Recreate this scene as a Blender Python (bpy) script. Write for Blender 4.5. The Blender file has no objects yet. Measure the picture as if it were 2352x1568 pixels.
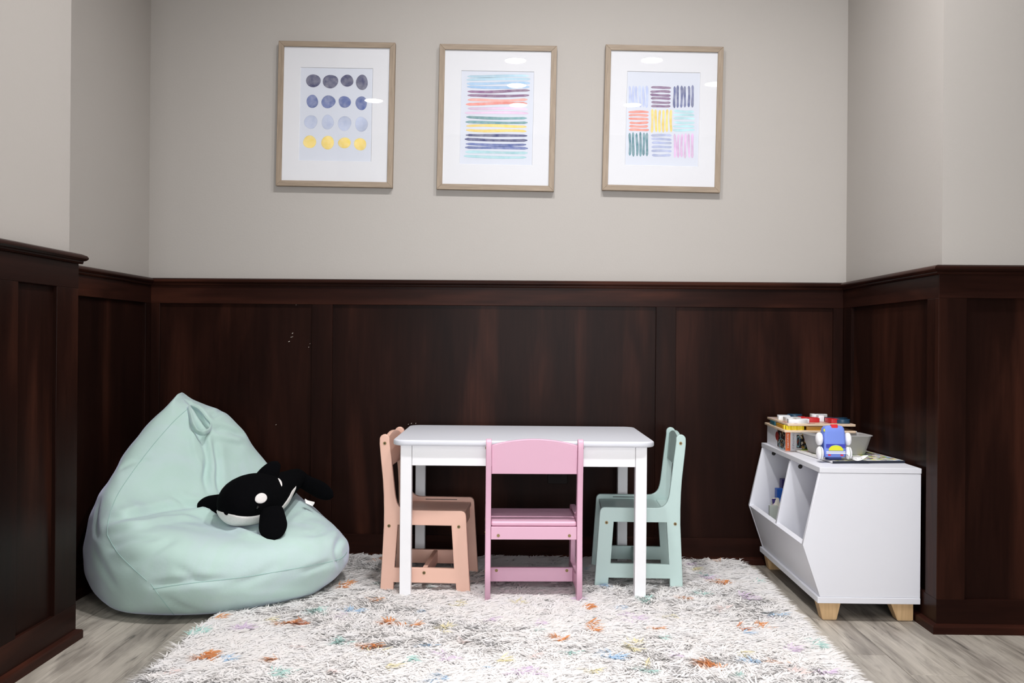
import bpy, bmesh, math, random
import numpy as np
from mathutils import Vector, Matrix
from mathutils.bvhtree import BVHTree

S = bpy.context.scene
COL = S.collection
PI = math.pi
random.seed(7)
RNG = np.random.default_rng(11)

# ------------------------------------------------------------------ camera
PSI, RHO, PIT, CH, CD, FPX = 0.01602, 0.00821, 0.00091, 0.78034, 3.55757, 2287.0
_d = Vector((-math.sin(PSI) * math.cos(PIT), math.cos(PSI) * math.cos(PIT), math.sin(PIT)))
_r = Vector((math.cos(PSI), math.sin(PSI), 0))
_u = _r.cross(_d)
_r2 = _r * math.cos(RHO) + _u * math.sin(RHO)
_u2 = _u * math.cos(RHO) - _r * math.sin(RHO)
CAMPOS = Vector((0, -CD, CH))
cam = bpy.data.objects.new('camera', bpy.data.cameras.new('camera'))
COL.objects.link(cam)
cam.data.sensor_width = 36.0
cam.data.lens = FPX / 2352 * 36.0
cam.data.clip_start = 0.05
_m = Matrix((_r2, _u2, -_d)).transposed().to_4x4()
_m.translation = CAMPOS
cam.matrix_world = _m
S.camera = cam


def P(u, v, x=None, y=None, z=None):
    """world point where the sight line through photo pixel (u, v) meets the plane x=, y= or z="""
    d = _d * FPX + _r2 * (u - 1176) - _u2 * (v - 784)
    if y is not None:
        t = (y - CAMPOS.y) / d.y
    elif z is not None:
        t = (z - CAMPOS.z) / d.z
    else:
        t = (x - CAMPOS.x) / d.x
    return CAMPOS + d * t


# ------------------------------------------------------------------ world, lamps, exposure
S.view_settings.view_transform = 'Standard'
S.view_settings.look = 'None'
S.view_settings.gamma = 1.0
S.view_settings.use_curve_mapping = False
S.view_settings.exposure = 0.33
S.cycles.max_bounces = 9
S.cycles.diffuse_bounces = 6
S.cycles.glossy_bounces = 4
S.cycles.transparent_max_bounces = 8
S.cycles.caustics_reflective = False
S.cycles.caustics_refractive = False
S.cycles.sample_clamp_indirect = 6.0
w = bpy.data.worlds.new('world')
S.world = w
w.use_nodes = True
w.node_tree.nodes['Background'].inputs[0].default_value = (1, 0.98, 0.95, 1)
w.node_tree.nodes['Background'].inputs[1].default_value = 0.15

LAMP_POWER = 14.0
LAMP_COLOR = (1.0, 0.985, 0.985)
CEIL = 2.6
# x, y, share of the full output
LAMPS = [(-0.095, -2.90, 0.34), (-0.094, -3.52, 0.34), (-0.09, -4.10, 0.34), (0.78, -2.88, 0.25), (0.78, -4.08, 0.25),
         (1.29, -3.46, 0.18), (-1.18, -3.98, 0.25), (-0.12, -1.30, 1.10), (0.50, -1.30, 1.10)]


# added frontal fill light, shaped as a window behind the viewer (panes are built with the room)
FILL_WIN = (-0.75, 1.25, 0.30, 1.75)                # x0, x1, z0, z1
wl_ = bpy.data.lights.new('front_fill_light', 'AREA')
wl_.shape = 'RECTANGLE'
wl_.size, wl_.size_y = FILL_WIN[1] - FILL_WIN[0], FILL_WIN[3] - FILL_WIN[2]
wl_.energy = 11.0
wl_.spread = math.radians(64)
wl_.color = (0.95, 0.97, 1.0)
wo_ = bpy.data.objects.new('front_fill_light', wl_)
COL.objects.link(wo_)
wo_.location = ((FILL_WIN[0] + FILL_WIN[1]) / 2, -5.17, (FILL_WIN[2] + FILL_WIN[3]) / 2)
wo_.rotation_euler = (PI / 2, 0, 0)


# ------------------------------------------------------------------ materials
def lin(c):
    def f(x):
        x /= 255.0
        return x / 12.92 if x <= 0.04045 else ((x + 0.055) / 1.055) ** 2.4
    return (f(c[0]), f(c[1]), f(c[2]), 1)


class N:
    """tiny node-tree helper"""
    def __init__(s, name):
        s.m = bpy.data.materials.new(name)
        s.m.use_nodes = True
        s.t = s.m.node_tree
        s.b = s.t.nodes['Principled BSDF']
        s.out = s.t.nodes['Material Output']

    def n(s, typ, **kw):
        nd = s.t.nodes.new(typ)
        for k, v in kw.items():
            if k in nd.inputs.keys() if isinstance(k, str) else False:
                nd.inputs[k].default_value = v
            else:
                setattr(nd, k, v)
        return nd

    def l(s, a, b):
        s.t.links.new(a, b)

    def coords(s, scale=(1, 1, 1), rnd=False):
        tc = s.n('ShaderNodeTexCoord')
        mp = s.n('ShaderNodeMapping')
        mp.inputs['Scale'].default_value = scale
        s.l(tc.outputs['Object'], mp.inputs['Vector'])
        if rnd:
            oi = s.n('ShaderNodeObjectInfo')
            mul = s.n('ShaderNodeVectorMath', operation='SCALE')
            mul.inputs[0].default_value = (37.1, 11.3, 23.7)
            s.l(oi.outputs['Random'], mul.inputs['Scale'])
            s.l(mul.outputs[0], mp.inputs['Location'])
        return mp.outputs[0]

    def noise(s, vec, scale, detail=4, rough=0.55, dist=0.0):
        nd = s.n('ShaderNodeTexNoise')
        nd.inputs['Scale'].default_value = scale
        nd.inputs['Detail'].default_value = detail
        nd.inputs['Roughness'].default_value = rough
        nd.inputs['Distortion'].default_value = dist
        s.l(vec, nd.inputs['Vector'])
        return nd.outputs['Fac']

    def ramp(s, fac, stops):
        r = s.n('ShaderNodeValToRGB')
        e = r.color_ramp.elements
        while len(e) < len(stops):
            e.new(0.5)
        for i, (p, c) in enumerate(stops):
            e[i].position = p
            e[i].color = c
        s.l(fac, r.inputs['Fac'])
        return r.outputs['Color']

    def mix(s, fac, a, b, blend='MIX'):
        m = s.n('ShaderNodeMix', data_type='RGBA', blend_type=blend)
        for sock, v in ((m.inputs[0], fac), (m.inputs[6], a), (m.inputs[7], b)):
            if hasattr(v, 'links'):
                s.l(v, sock)
            else:
                sock.default_value = v
        return m.outputs[2]

    def bump(s, h, strength, dist=0.002):
        b = s.n('ShaderNodeBump')
        b.inputs['Strength'].default_value = strength
        b.inputs['Distance'].default_value = dist
        s.l(h, b.inputs['Height'])
        s.l(b.outputs[0], s.b.inputs['Normal'])

    def base(s, c):
        if hasattr(c, 'links'):
            s.l(c, s.b.inputs['Base Color'])
        else:
            s.b.inputs['Base Color'].default_value = c

    def set(s, **kw):
        for k, v in kw.items():
            s.b.inputs[k.replace('_', ' ')].default_value = v


MATS = {}


def plain(name, rgb, rough=0.5, var=0.03, bump=0.0, bscale=200, spec=0.5, metal=0.0):
    """simple procedural paint / plastic: base colour with faint mottling"""
    if name in MATS:
        return MATS[name]
    k = N(name)
    v = k.coords()
    f = k.noise(v, 9, 3)
    c = lin(rgb)
    a = tuple(x * (1 - var) for x in c[:3]) + (1,)
    b = tuple(min(1, x * (1 + var)) for x in c[:3]) + (1,)
    k.base(k.mix(f, a, b))
    k.set(Roughness=rough, Metallic=metal)
    k.b.inputs['Specular IOR Level'].default_value = spec
    if bump:
        k.bump(k.noise(v, bscale, 2), bump, 0.001)
    MATS[name] = k.m
    return k.m


def m_paint():
    k = N('greige_wall_paint')
    v = k.coords()
    k.base(k.mix(k.noise(v, 1.5, 2), lin((172, 167, 162)), lin((176, 171, 166))))
    k.set(Roughness=0.62)
    k.b.inputs['Specular IOR Level'].default_value = 0.3
    k.bump(k.noise(v, 160, 3), 0.12, 0.002)
    return k.m


def m_darkwood(name, grain, tint=1.0):
    """dark mahogany stain, grain along local axis `grain`"""
    k = N(name)
    sc = [14, 14, 14]
    sc[grain] = 0.9
    v = k.coords(tuple(sc), rnd=True)
    sc2 = [3.5, 3.5, 3.5]
    sc2[grain] = 0.55
    v2 = k.coords(tuple(sc2), rnd=True)
    f1 = k.noise(v, 6, 6, 0.6, 0.6)
    f2 = k.noise(v2, 1.6, 3, 0.5, 0.8)
    big = k.ramp(f2, [(0.30, lin((24 * tint, 12.5 * tint, 10 * tint))), (0.52, lin((33 * tint, 17.5 * tint, 13.5 * tint))),
                      (0.72, lin((56 * tint, 31 * tint, 23 * tint)))])
    fine = k.ramp(f1, [(0.3, (0.78, 0.78, 0.78, 1)), (0.7, (1.15, 1.12, 1.1, 1))])
    k.base(k.mix(1.0, big, fine, 'MULTIPLY'))
    k.set(Roughness=0.3)
    k.b.inputs['Specular IOR Level'].default_value = 0.04
    k.bump(f1, 0.06, 0.001)
    return k.m


def m_floor():
    k = N('grey_washed_oak_plank')
    v = k.coords((9, 0.8, 9), rnd=True)
    v2 = k.coords((2.6, 0.45, 2.6), rnd=True)
    f1 = k.noise(v, 4.5, 8, 0.62, 1.2)
    f2 = k.noise(v2, 2.2, 4, 0.55, 1.6)
    c1 = k.ramp(f2, [(0.22, lin((98, 92, 87))), (0.38, lin((156, 149, 141))), (0.52, lin((202, 195, 185))), (0.62, lin((188, 181, 171))),
                     (0.78, lin((130, 122, 114)))])
    c2 = k.ramp(f1, [(0.32, (0.30, 0.29, 0.29, 1)), (0.40, (0.72, 0.71, 0.70, 1)), (0.50, (0.95, 0.94, 0.93, 1)), (0.65, (1.06, 1.05, 1.04, 1))])
    v3 = k.coords((46, 1.5, 46), rnd=True)
    f3 = k.noise(v3, 2.0, 4, 0.6, 0.8)
    c3 = k.ramp(f3, [(0.30, (0.45, 0.43, 0.42, 1)), (0.37, (0.86, 0.86, 0.85, 1)), (0.7, (1.05, 1.05, 1.05, 1))])
    c2 = k.mix(1.0, c2, c3, 'MULTIPLY')
    k1 = k.mix(0.9, c1, c2, 'MULTIPLY')
    oi = k.n('ShaderNodeObjectInfo')
    tone = k.ramp(oi.outputs['Random'], [(0.0, (0.66, 0.655, 0.65, 1)), (1.0, (0.88, 0.875, 0.865, 1))])
    k.base(k.mix(1.0, k1, tone, 'MULTIPLY'))
    k.set(Roughness=0.5)
    k.bump(f1, 0.12, 0.001)
    return k.m


def m_wood(name, a, b, grain, fine=30, rough=0.5, dark=None):
    k = N(name)
    sc = [fine] * 3
    sc[grain] = fine * 0.06
    v = k.coords(tuple(sc), rnd=True)
    f = k.noise(v, 3, 6, 0.6, 0.5)
    stops = [(0.3, lin(a)), (0.7, lin(b))]
    if dark:
        stops = [(0.22, lin(dark)), (0.34, lin(a)), (0.7, lin(b))]
    k.base(k.ramp(f, stops))
    k.set(Roughness=rough)
    k.bump(f, 0.1, 0.0006)
    return k.m


def m_velvet(name, rgb, edge, scale=60):
    k = N(name)
    v = k.coords()
    f = k.noise(v, 7, 5, 0.6)
    lw = k.n('ShaderNodeLayerWeight')
    lw.inputs['Blend'].default_value = 0.35
    c = lin(rgb)
    a = tuple(x * 0.93 for x in c[:3]) + (1,)
    b = tuple(min(1, x * 1.05) for x in c[:3]) + (1,)
    c2 = lin(edge)
    nap = k.ramp(k.noise(v, 4.5, 4, 0.6, 1.5), [(0.45, (0, 0, 0, 1)), (0.72, (0.45, 0.45, 0.45, 1))])
    k.base(k.mix(nap, k.mix(f, a, b), tuple(0.55 * x + 0.45 * y for x, y in zip(c[:3], c2[:3])) + (1,)))
    k.set(Roughness=0.9)
    k.b.inputs['Specular IOR Level'].default_value = 0.15
    k.b.inputs['Sheen Weight'].default_value = 0.7
    k.b.inputs['Sheen Roughness'].default_value = 0.45
    k.b.inputs['Sheen Tint'].default_value = lin(edge)
    k.bump(k.noise(v, 26, 6, 0.65), 0.22, 0.004)
    return k.m


def m_plush(name, rgb, sheen=0.1):
    k = N(name)
    v = k.coords()
    f = k.noise(v, 300, 3)
    c = lin(rgb)
    k.base(k.mix(f, tuple(x * 0.8 for x in c[:3]) + (1,), tuple(min(1, x * 1.1) for x in c[:3]) + (1,)))
    k.set(Roughness=1.0)
    k.b.inputs['Specular IOR Level'].default_value = 0.05
    k.b.inputs['Sheen Weight'].default_value = sheen
    k.b.inputs['Sheen Roughness'].default_value = 0.6
    k.bump(f, 0.6, 0.002)
    return k.m


def m_vcol(name, rough=0.6, mottle=0.0, mscale=60, sheen=0.0):
    """colour comes from the mesh attribute 'col' (dyed yarn, flat print)"""
    k = N(name)
    a = k.n('ShaderNodeAttribute', attribute_name='col')
    c = a.outputs['Color']
    if mottle:
        f = k.noise(k.coords(), mscale, 4, 0.6)
        c = k.mix(k.ramp(f, [(0.3, (0, 0, 0, 1)), (0.7, (mottle, mottle, mottle, 1))]), c, (1, 1, 1, 1))
    k.l(c, k.b.inputs['Base Color'])
    k.set(Roughness=rough)
    k.b.inputs['Specular IOR Level'].default_value = 0.2
    return k.m


def m_glass():
    m = bpy.data.materials.new('picture_glass')
    m.use_nodes = True
    t = m.node_tree
    t.nodes.clear()
    o = t.nodes.new('ShaderNodeOutputMaterial')
    mx = t.nodes.new('ShaderNodeMixShader')
    lw = t.nodes.new('ShaderNodeNewGeometry')
    dt = t.nodes.new('ShaderNodeVectorMath')
    dt.operation = 'DOT_PRODUCT'
    t.links.new(lw.outputs['Normal'], dt.inputs[0])
    t.links.new(lw.outputs['Incoming'], dt.inputs[1])
    ab = t.nodes.new('ShaderNodeMath')
    ab.operation = 'ABSOLUTE'
    t.links.new(dt.outputs['Value'], ab.inputs[0])
    om = t.nodes.new('ShaderNodeMath')
    om.operation = 'SUBTRACT'
    om.inputs[0].default_value = 1.0
    t.links.new(ab.outputs[0], om.inputs[1])
    pw = t.nodes.new('ShaderNodeMath')
    pw.operation = 'POWER'
    pw.inputs[1].default_value = 5.0
    t.links.new(om.outputs[0], pw.inputs[0])
    fr = t.nodes.new('ShaderNodeMath')          # Schlick reflectance, one face of the pane
    fr.operation = 'MULTIPLY_ADD'
    fr.inputs[1].default_value = 0.965
    fr.inputs[2].default_value = 0.035
    t.links.new(pw.outputs[0], fr.inputs[0])
    tr = t.nodes.new('ShaderNodeBsdfTransparent')
    gl = t.nodes.new('ShaderNodeBsdfGlossy')
    gl.inputs['Roughness'].default_value = 0.01
    t.links.new(fr.outputs[0], mx.inputs[0])
    t.links.new(tr.outputs[0], mx.inputs[1])
    t.links.new(gl.outputs[0], mx.inputs[2])
    t.links.new(mx.outputs[0], o.inputs[0])
    return m


def m_emit(name, col, strength):
    k = N(name)
    k.b.inputs['Emission Color'].default_value = col
    k.b.inputs['Emission Strength'].default_value = strength
    k.base((0.9, 0.9, 0.9, 1))
    return k.m


def m_print(name, stops, scale, distort=0.5, bg=None, kind='voronoi'):
    """printed colour picture: random cells of the listed inks"""
    k = N(name)
    v = k.coords()
    if kind == 'voronoi':
        nz = k.n('ShaderNodeTexNoise')
        nz.inputs['Scale'].default_value = scale * 0.8
        k.l(v, nz.inputs['Vector'])
        add = k.n('ShaderNodeVectorMath', operation='MULTIPLY_ADD')
        k.l(nz.outputs['Color'], add.inputs[0])
        add.inputs[1].default_value = (distort / scale,) * 3
        k.l(v, add.inputs[2])
        vo = k.n('ShaderNodeTexVoronoi')
        vo.inputs['Scale'].default_value = scale
        k.l(add.outputs[0], vo.inputs['Vector'])
        sx = k.n('ShaderNodeSeparateColor')
        k.l(vo.outputs['Color'], sx.inputs[0])
        f = sx.outputs[0]
    else:
        f = k.noise(v, scale, 5, 0.6, distort)
    r = k.n('ShaderNodeValToRGB')
    r.color_ramp.interpolation = 'CONSTANT' if kind == 'voronoi' else 'LINEAR'
    e = r.color_ramp.elements
    while len(e) < len(stops):
        e.new(0.5)
    for i, (p, c) in enumerate(stops):
        e[i].position = p
        e[i].color = lin(c)
    k.l(f, r.inputs['Fac'])
    k.base(r.outputs['Color'])
    k.set(Roughness=0.35)
    return k.m


PAINT = m_paint()
WOOD_V = m_darkwood('mahogany_vertical_grain', 2)
WOOD_H = m_darkwood('mahogany_horizontal_grain', 0, 1.22)
WOOD_S = m_darkwood('mahogany_shoe', 0, 1.55)
FLOORM = m_floor()
OAK_H = m_wood('pale_oak_along', (137, 121, 104), (160, 143, 124), 0, 60, 0.55, (128, 106, 84))
OAK_V = m_wood('pale_oak_upright', (137, 121, 104), (160, 143, 124), 2, 60, 0.55, (128, 106, 84))
PINE = m_wood('pine_foot', (196, 160, 116), (222, 188, 142), 2, 40, 0.5)
PLY = m_wood('birch_ply', (204, 178, 150), (228, 206, 180), 0, 40, 0.55)
WHITE = plain('white_painted_board', (232, 232, 235), 0.38, 0.01)
LAMIN = plain('white_laminate', (224, 225, 232), 0.42, 0.01, 0.04, 350)
PEACH = plain('peach_paint', (222, 180, 162), 0.42, 0.015)
PINK = plain('pink_paint', (216, 170, 192), 0.4, 0.015)
MINT = plain('mint_paint', (180, 203, 199), 0.42, 0.015)
BRASS = plain('antique_brass', (132, 112, 74), 0.4, 0.15, metal=0.6)
STEEL = plain('dark_steel', (70, 68, 66), 0.4, 0.1, metal=0.8)
BLACKM = plain('black_hole', (18, 16, 15), 0.7, 0.1)
MATW = plain('white_mat_board', (226, 227, 232), 0.8, 0.004)
PAPER = plain('print_paper', (216, 221, 233), 0.8, 0.006)
GLASS = m_glass()
INK = m_vcol('watercolour_ink', 0.85, 0.22, 55)
FLATINK = m_vcol('flat_ink', 0.6)
BAG = m_velvet('mint_velour', (180, 206, 198), (204, 200, 232))
WHALEB = m_plush('black_plush', (7, 7, 9), 0.0)
WHALEW = m_plush('white_plush', (232, 228, 226), 0.2)
def m_yarn():
    m = bpy.data.materials.new('rug_yarn')
    m.use_nodes = True
    t = m.node_tree
    t.nodes.clear()
    o = t.nodes.new('ShaderNodeOutputMaterial')
    at = t.nodes.new('ShaderNodeAttribute')
    at.attribute_name = 'col'
    df = t.nodes.new('ShaderNodeBsdfDiffuse')
    tr = t.nodes.new('ShaderNodeBsdfTranslucent')
    mx = t.nodes.new('ShaderNodeMixShader')
    mx.inputs[0].default_value = 0.45
    ge = t.nodes.new('ShaderNodeNewGeometry')
    va = t.nodes.new('ShaderNodeVectorMath')
    va.operation = 'ADD'
    va.inputs[1].default_value = (0.0, 0.0, 3.5)      # fluffy yarn scatters mostly upwards
    vn = t.nodes.new('ShaderNodeVectorMath')
    vn.operation = 'NORMALIZE'
    t.links.new(ge.outputs['Normal'], va.inputs[0])
    t.links.new(va.outputs[0], vn.inputs[0])
    t.links.new(vn.outputs[0], df.inputs['Normal'])
    t.links.new(at.outputs['Color'], df.inputs['Color'])
    t.links.new(at.outputs['Color'], tr.inputs['Color'])
    t.links.new(df.outputs[0], mx.inputs[1])
    t.links.new(tr.outputs[0], mx.inputs[2])
    t.links.new(mx.outputs[0], o.inputs[0])
    return m


PILE = m_yarn()
CEILM = plain('white_ceiling', (236, 234, 230), 0.9, 0.01)


# ------------------------------------------------------------------ geometry helpers
def link(name, me, mat=None, parent=None, smooth=None):
    o = bpy.data.objects.new(name, me)
    COL.objects.link(o)
    if mat is not None:
        if isinstance(mat, (list, tuple)):
            for m in mat:
                me.materials.append(m)
        else:
            me.materials.append(mat)
    if parent is not None:
        o.parent = parent
    if smooth:
        me.polygons.foreach_set('use_smooth', [True] * len(me.polygons))
    return o


def mesh(name, verts, faces):
    me = bpy.data.meshes.new(name)
    me.from_pydata([tuple(v) for v in verts], [], [tuple(f) for f in faces])
    me.update()
    return me


def from_bm(name, bm, mat=None, parent=None, smooth=None):
    me = bpy.data.meshes.new(name)
    bm.normal_update()
    bm.to_mesh(me)
    bm.free()
    return link(name, me, mat, parent, smooth)


def empty(name, loc=(0, 0, 0), rz=0.0, label=None, cat=None, group=None, kind=None, rot=None):
    o = bpy.data.objects.new(name, None)
    COL.objects.link(o)
    o.empty_display_size = 0.05
    o.location = loc
    o.rotation_euler = rot if rot else (0, 0, rz)
    return tag(o, label, cat, group, kind)


def tag(o, label=None, cat=None, group=None, kind=None):
    if label:
        o['label'] = label
    if cat:
        o['category'] = cat
    if group:
        o['group'] = group
    if kind:
        o['kind'] = kind
    return o


def bm_box(bm, x0, x1, y0, y1, z0, z1, bev=0.0, seg=2):
    vs = [bm.verts.new(p) for p in ((x0, y0, z0), (x1, y0, z0), (x1, y1, z0), (x0, y1, z0),
                                    (x0, y0, z1), (x1, y0, z1), (x1, y1, z1), (x0, y1, z1))]
    fs = [bm.faces.new([vs[i] for i in q]) for q in ((3, 2, 1, 0), (4, 5, 6, 7), (0, 1, 5, 4), (1, 2, 6, 5), (2, 3, 7, 6), (3, 0, 4, 7))]
    if bev:
        es = set(e for f in fs for e in f.edges)
        bmesh.ops.bevel(bm, geom=list(es), offset=bev, segments=seg, affect='EDGES', profile=0.5)
    return vs


def box(name, x0, x1, y0, y1, z0, z1, mat, parent=None, bev=0.0015, seg=2):
    bm = bmesh.new()
    bm_box(bm, x0, x1, y0, y1, z0, z1, bev, seg)
    return from_bm(name, bm, mat, parent)


def prism(name, prof, axis, a, b, mat, parent=None, smooth=False, cut=(0, 0)):
    """extrude closed 2-D profile along axis (0: prof=(y,z), 1: prof=(x,z), 2: prof=(x,y)) from a to b; cut: mitre of either end (1 outside corner, -1 inside)"""
    m0, m1 = cut
    def pt(p, t):
        return ((t, p[0], p[1]), (p[0], t, p[1]), (p[0], p[1], t))[axis]
    n = len(prof)
    vs = [pt(p, a - m0 * (-p[0] - PR)) for p in prof] + [pt(p, b + m1 * (-p[0] - PR)) for p in prof] if m0 or m1 else [pt(p, a) for p in prof] + [pt(p, b) for p in prof]
    fs = [(i, (i + 1) % n, n + (i + 1) % n, n + i) for i in range(n)]
    fs += [tuple(range(n))[::-1], tuple(range(n, 2 * n))]
    bm = bmesh.new()
    bv = [bm.verts.new(v) for v in vs]
    for f in fs:
        bm.faces.new([bv[i] for i in f])
    bmesh.ops.recalc_face_normals(bm, faces=bm.faces)
    return from_bm(name, bm, mat, parent, smooth)


def plate_mesh(loops, thick, bev=0.0015):
    """flat plate in XY, centred on z=0, from closed outlines (first outer, rest holes), rounded edges"""
    cu = bpy.data.curves.new('outline', 'CURVE')
    cu.dimensions = '2D'
    cu.fill_mode = 'BOTH'
    cu.extrude = thick / 2 - bev
    cu.bevel_depth = bev
    cu.bevel_resolution = 2
    cu.offset = -bev
    for lp in loops:
        sp = cu.splines.new('POLY')
        sp.points.add(len(lp) - 1)
        for q, p in zip(sp.points, lp):
            q.co = (p[0], p[1], 0, 1)
        sp.use_cyclic_u = True
    ob = bpy.data.objects.new('outline', cu)
    COL.objects.link(ob)
    dg = bpy.context.evaluated_depsgraph_get()
    me = bpy.data.meshes.new_from_object(ob.evaluated_get(dg))
    bpy.data.objects.remove(ob)
    bpy.data.curves.remove(cu)
    return me


def arc(cx, cy, r, a0, a1, n=6):
    return [(cx + r * math.cos(math.radians(a0 + (a1 - a0) * i / n)), cy + r * math.sin(math.radians(a0 + (a1 - a0) * i / n))) for i in range(n + 1)]


def rrect(x0, x1, y0, y1, r, n=6):
    return (arc(x1 - r, y0 + r, r, -90, 0, n) + arc(x1 - r, y1 - r, r, 0, 90, n) +
            arc(x0 + r, y1 - r, r, 90, 180, n) + arc(x0 + r, y0 + r, r, 180, 270, n))


def cyl(bm, c, axis, r, h, n=16, r2=None):
    """solid cylinder with centre c along unit vector axis"""
    q = Vector((0, 0, 1)).rotation_difference(Vector(axis)).to_matrix().to_4x4()
    q.translation = Vector(c)
    bmesh.ops.create_cone(bm, cap_ends=True, segments=n, radius1=r, radius2=r if r2 is None else r2, depth=h, matrix=q)


def tube(name, pts, r, mat, parent=None, n=8, closed=False, flat=None):
    """round (or flat elliptical) tube along points"""
    pts = [Vector(p) for p in pts]
    k = len(pts)
    vs, fs = [], []
    up = Vector((0.13, 0.21, 0.97)).normalized()
    for i, p in enumerate(pts):
        t = (pts[(i + 1) % k] - pts[i - 1]) if closed else (pts[min(i + 1, k - 1)] - pts[max(i - 1, 0)])
        t.normalize()
        a = t.cross(up)
        if a.length < 1e-4:
            a = t.cross(Vector((1, 0, 0)))
        a.normalize()
        b = a.cross(t)
        up = b
        ra, rb = (r, r) if flat is None else flat
        for j in range(n):
            an = 2 * PI * j / n
            vs.append(p + a * math.cos(an) * ra + b * math.sin(an) * rb)
    m = k if closed else k - 1
    for i in range(m):
        for j in range(n):
            fs.append((i * n + j, i * n + (j + 1) % n, ((i + 1) % k) * n + (j + 1) % n, ((i + 1) % k) * n + j))
    if not closed:
        fs.append(tuple(range(n))[::-1])
        fs.append(tuple((k - 1) * n + j for j in range(n)))
    return link(name, mesh(name, vs, fs), mat, parent, True)


def text_mesh(s, size, name='lettering'):
    cu = bpy.data.curves.new('t', 'FONT')
    cu.body = s
    cu.size = size
    cu.align_x = 'CENTER'
    cu.align_y = 'CENTER'
    ob = bpy.data.objects.new('t', cu)
    COL.objects.link(ob)
    dg = bpy.context.evaluated_depsgraph_get()
    me = bpy.data.meshes.new_from_object(ob.evaluated_get(dg))
    bpy.data.objects.remove(ob)
    bpy.data.curves.remove(cu)
    me.name = name
    return me


def set_col(me, cols):
    """per-vertex colours (linear rgba) into attribute col"""
    at = me.color_attributes.new('col', 'FLOAT_COLOR', 'POINT')
    at.data.foreach_set('color', np.asarray(cols, dtype=np.float32).ravel())


# ================================================================== SETTING
XL, XR, YP, XN, YN = -1.352, 1.116, -0.832, -1.170, -0.985
PR = 0.013          # stile thickness
RAIL = 1.0          # wainscot height


def struct_box(name, *a, **k):
    return tag(box(name, *a, bev=0, **k), kind='structure')


# --- painted walls
struct_box('wall_back', XL - 0.2, XR + 0.2, 0.0, 0.12, 0, CEIL, PAINT)
struct_box('wall_left', XL - 0.13, XL - PR, -1.4, 0.0, 0, CEIL, PAINT)
struct_box('wall_left_near', XN - 0.16, XN - 0.015, -2.6, -1.008, 0, CEIL, PAINT)
struct_box('wall_left_far', -3.1, -3.0, -5.2, -0.9, 0, CEIL, PAINT)
struct_box('wall_left_back', -3.0, XL - 0.13, -1.4, -1.28, 0, CEIL, PAINT)
struct_box('wall_right', XR + PR, XR + 0.25, YP + 0.013, 0.0, 0, CEIL, PAINT)
struct_box('wall_right_front', XR + 0.25, 3.2, YP + 0.013, YP + 0.13, 0, CEIL, PAINT)
struct_box('wall_right_far', 3.2, 3.3, -5.2, YP + 0.13, 0, CEIL, PAINT)
wf_ = struct_box('wall_front', -3.1, 3.3, -5.3, -5.2, 0, CEIL, PAINT)
w1 = empty('added_window_1', ((FILL_WIN[0] + FILL_WIN[1]) / 2, -5.2, 0), 0, kind='structure')  # window added out of view to carry the frontal fill
ww = (FILL_WIN[1] - FILL_WIN[0]) / 2
GLOW_PANE = m_emit('added_glow_pane', (0.95, 0.975, 1.0, 1), 0.8)  # panes made to glow along with the added fill light
for i_ in range(3):
    xa_, xb_ = -ww + 2 * ww * i_ / 3, -ww + 2 * ww * (i_ + 1) / 3
    box('pane', xa_ + 0.03, xb_ - 0.03, -0.002, 0.012, FILL_WIN[2] + 0.03, FILL_WIN[3] - 0.03, GLOW_PANE, w1, bev=0)
for xm_ in [-ww + 2 * ww * i_ / 3 for i_ in range(4)]:
    box('added_window_frame', xm_ - 0.03, xm_ + 0.03, 0, 0.022, FILL_WIN[2], FILL_WIN[3], CEILM, w1)
for zm_ in (FILL_WIN[2], FILL_WIN[3]):
    box('added_window_frame', -ww - 0.03, ww + 0.03, 0, 0.024, zm_ - 0.03, zm_ + 0.03, CEILM, w1)
struct_box('ceiling', -3.1, 3.3, -5.3, 0.12, CEIL, CEIL + 0.08, CEILM)

# --- floor: sub-floor + single planks where they can be seen
floor = struct_box('floor', -3.1, 3.3, -5.3, 0.12, -0.06, -0.012, plain('floor_joint', (70, 62, 55), 0.8))
PW = 0.142
ix = 0
x = -1.36
while x < 2.45:
    off = (0.37 * ix * 7) % 1.22
    y = 0.0 + off * 0.6
    y1 = 0.0
    first = True
    yy = -off if off > 0.12 else -off - 1.22
    segs = []
    top = 0.0
    while top > -1.9:
        bot = yy if first else top - 1.22
        first = False
        segs.append((bot, top))
        top = bot
    for (a, b) in segs:
        if x > 1.1 and a > YP - 0.02:
            continue
        bm = bmesh.new()
        cx, cy = x + PW / 2, (a + b) / 2
        bm_box(bm, -PW / 2 + 0.0006, PW / 2 - 0.0006, a - cy + 0.0006, b - cy - 0.0006, -0.012, 0.0, 0.0012, 1)
        o = from_bm('plank', bm, FLOORM, floor)
        o.location = (cx, cy, 0)
    x += PW
    ix += 1
far = box('plank_field', -3.0, 3.2, -5.2, -1.92, -0.012, 0, FLOORM, floor, bev=0)


# --- wainscot runs: local x along the wall, local -y towards the room
CAP = [(0.02, 0.975), (-0.020, 0.975), (-0.0215, 0.979), (-0.0215, 0.982), (-0.027, 0.984), (-0.031, 0.9885),
       (-0.031, 0.992), (-0.028, 0.9965), (-0.024, 0.998), (-0.019, 1.0005), (0.02, 1.0015)]
SHOE = [(0.02, 0.0), (-0.0265, 0.0), (-0.0265, 0.019), (-0.024, 0.0225), (-0.013, 0.026), (0.02, 0.026)]


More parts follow.
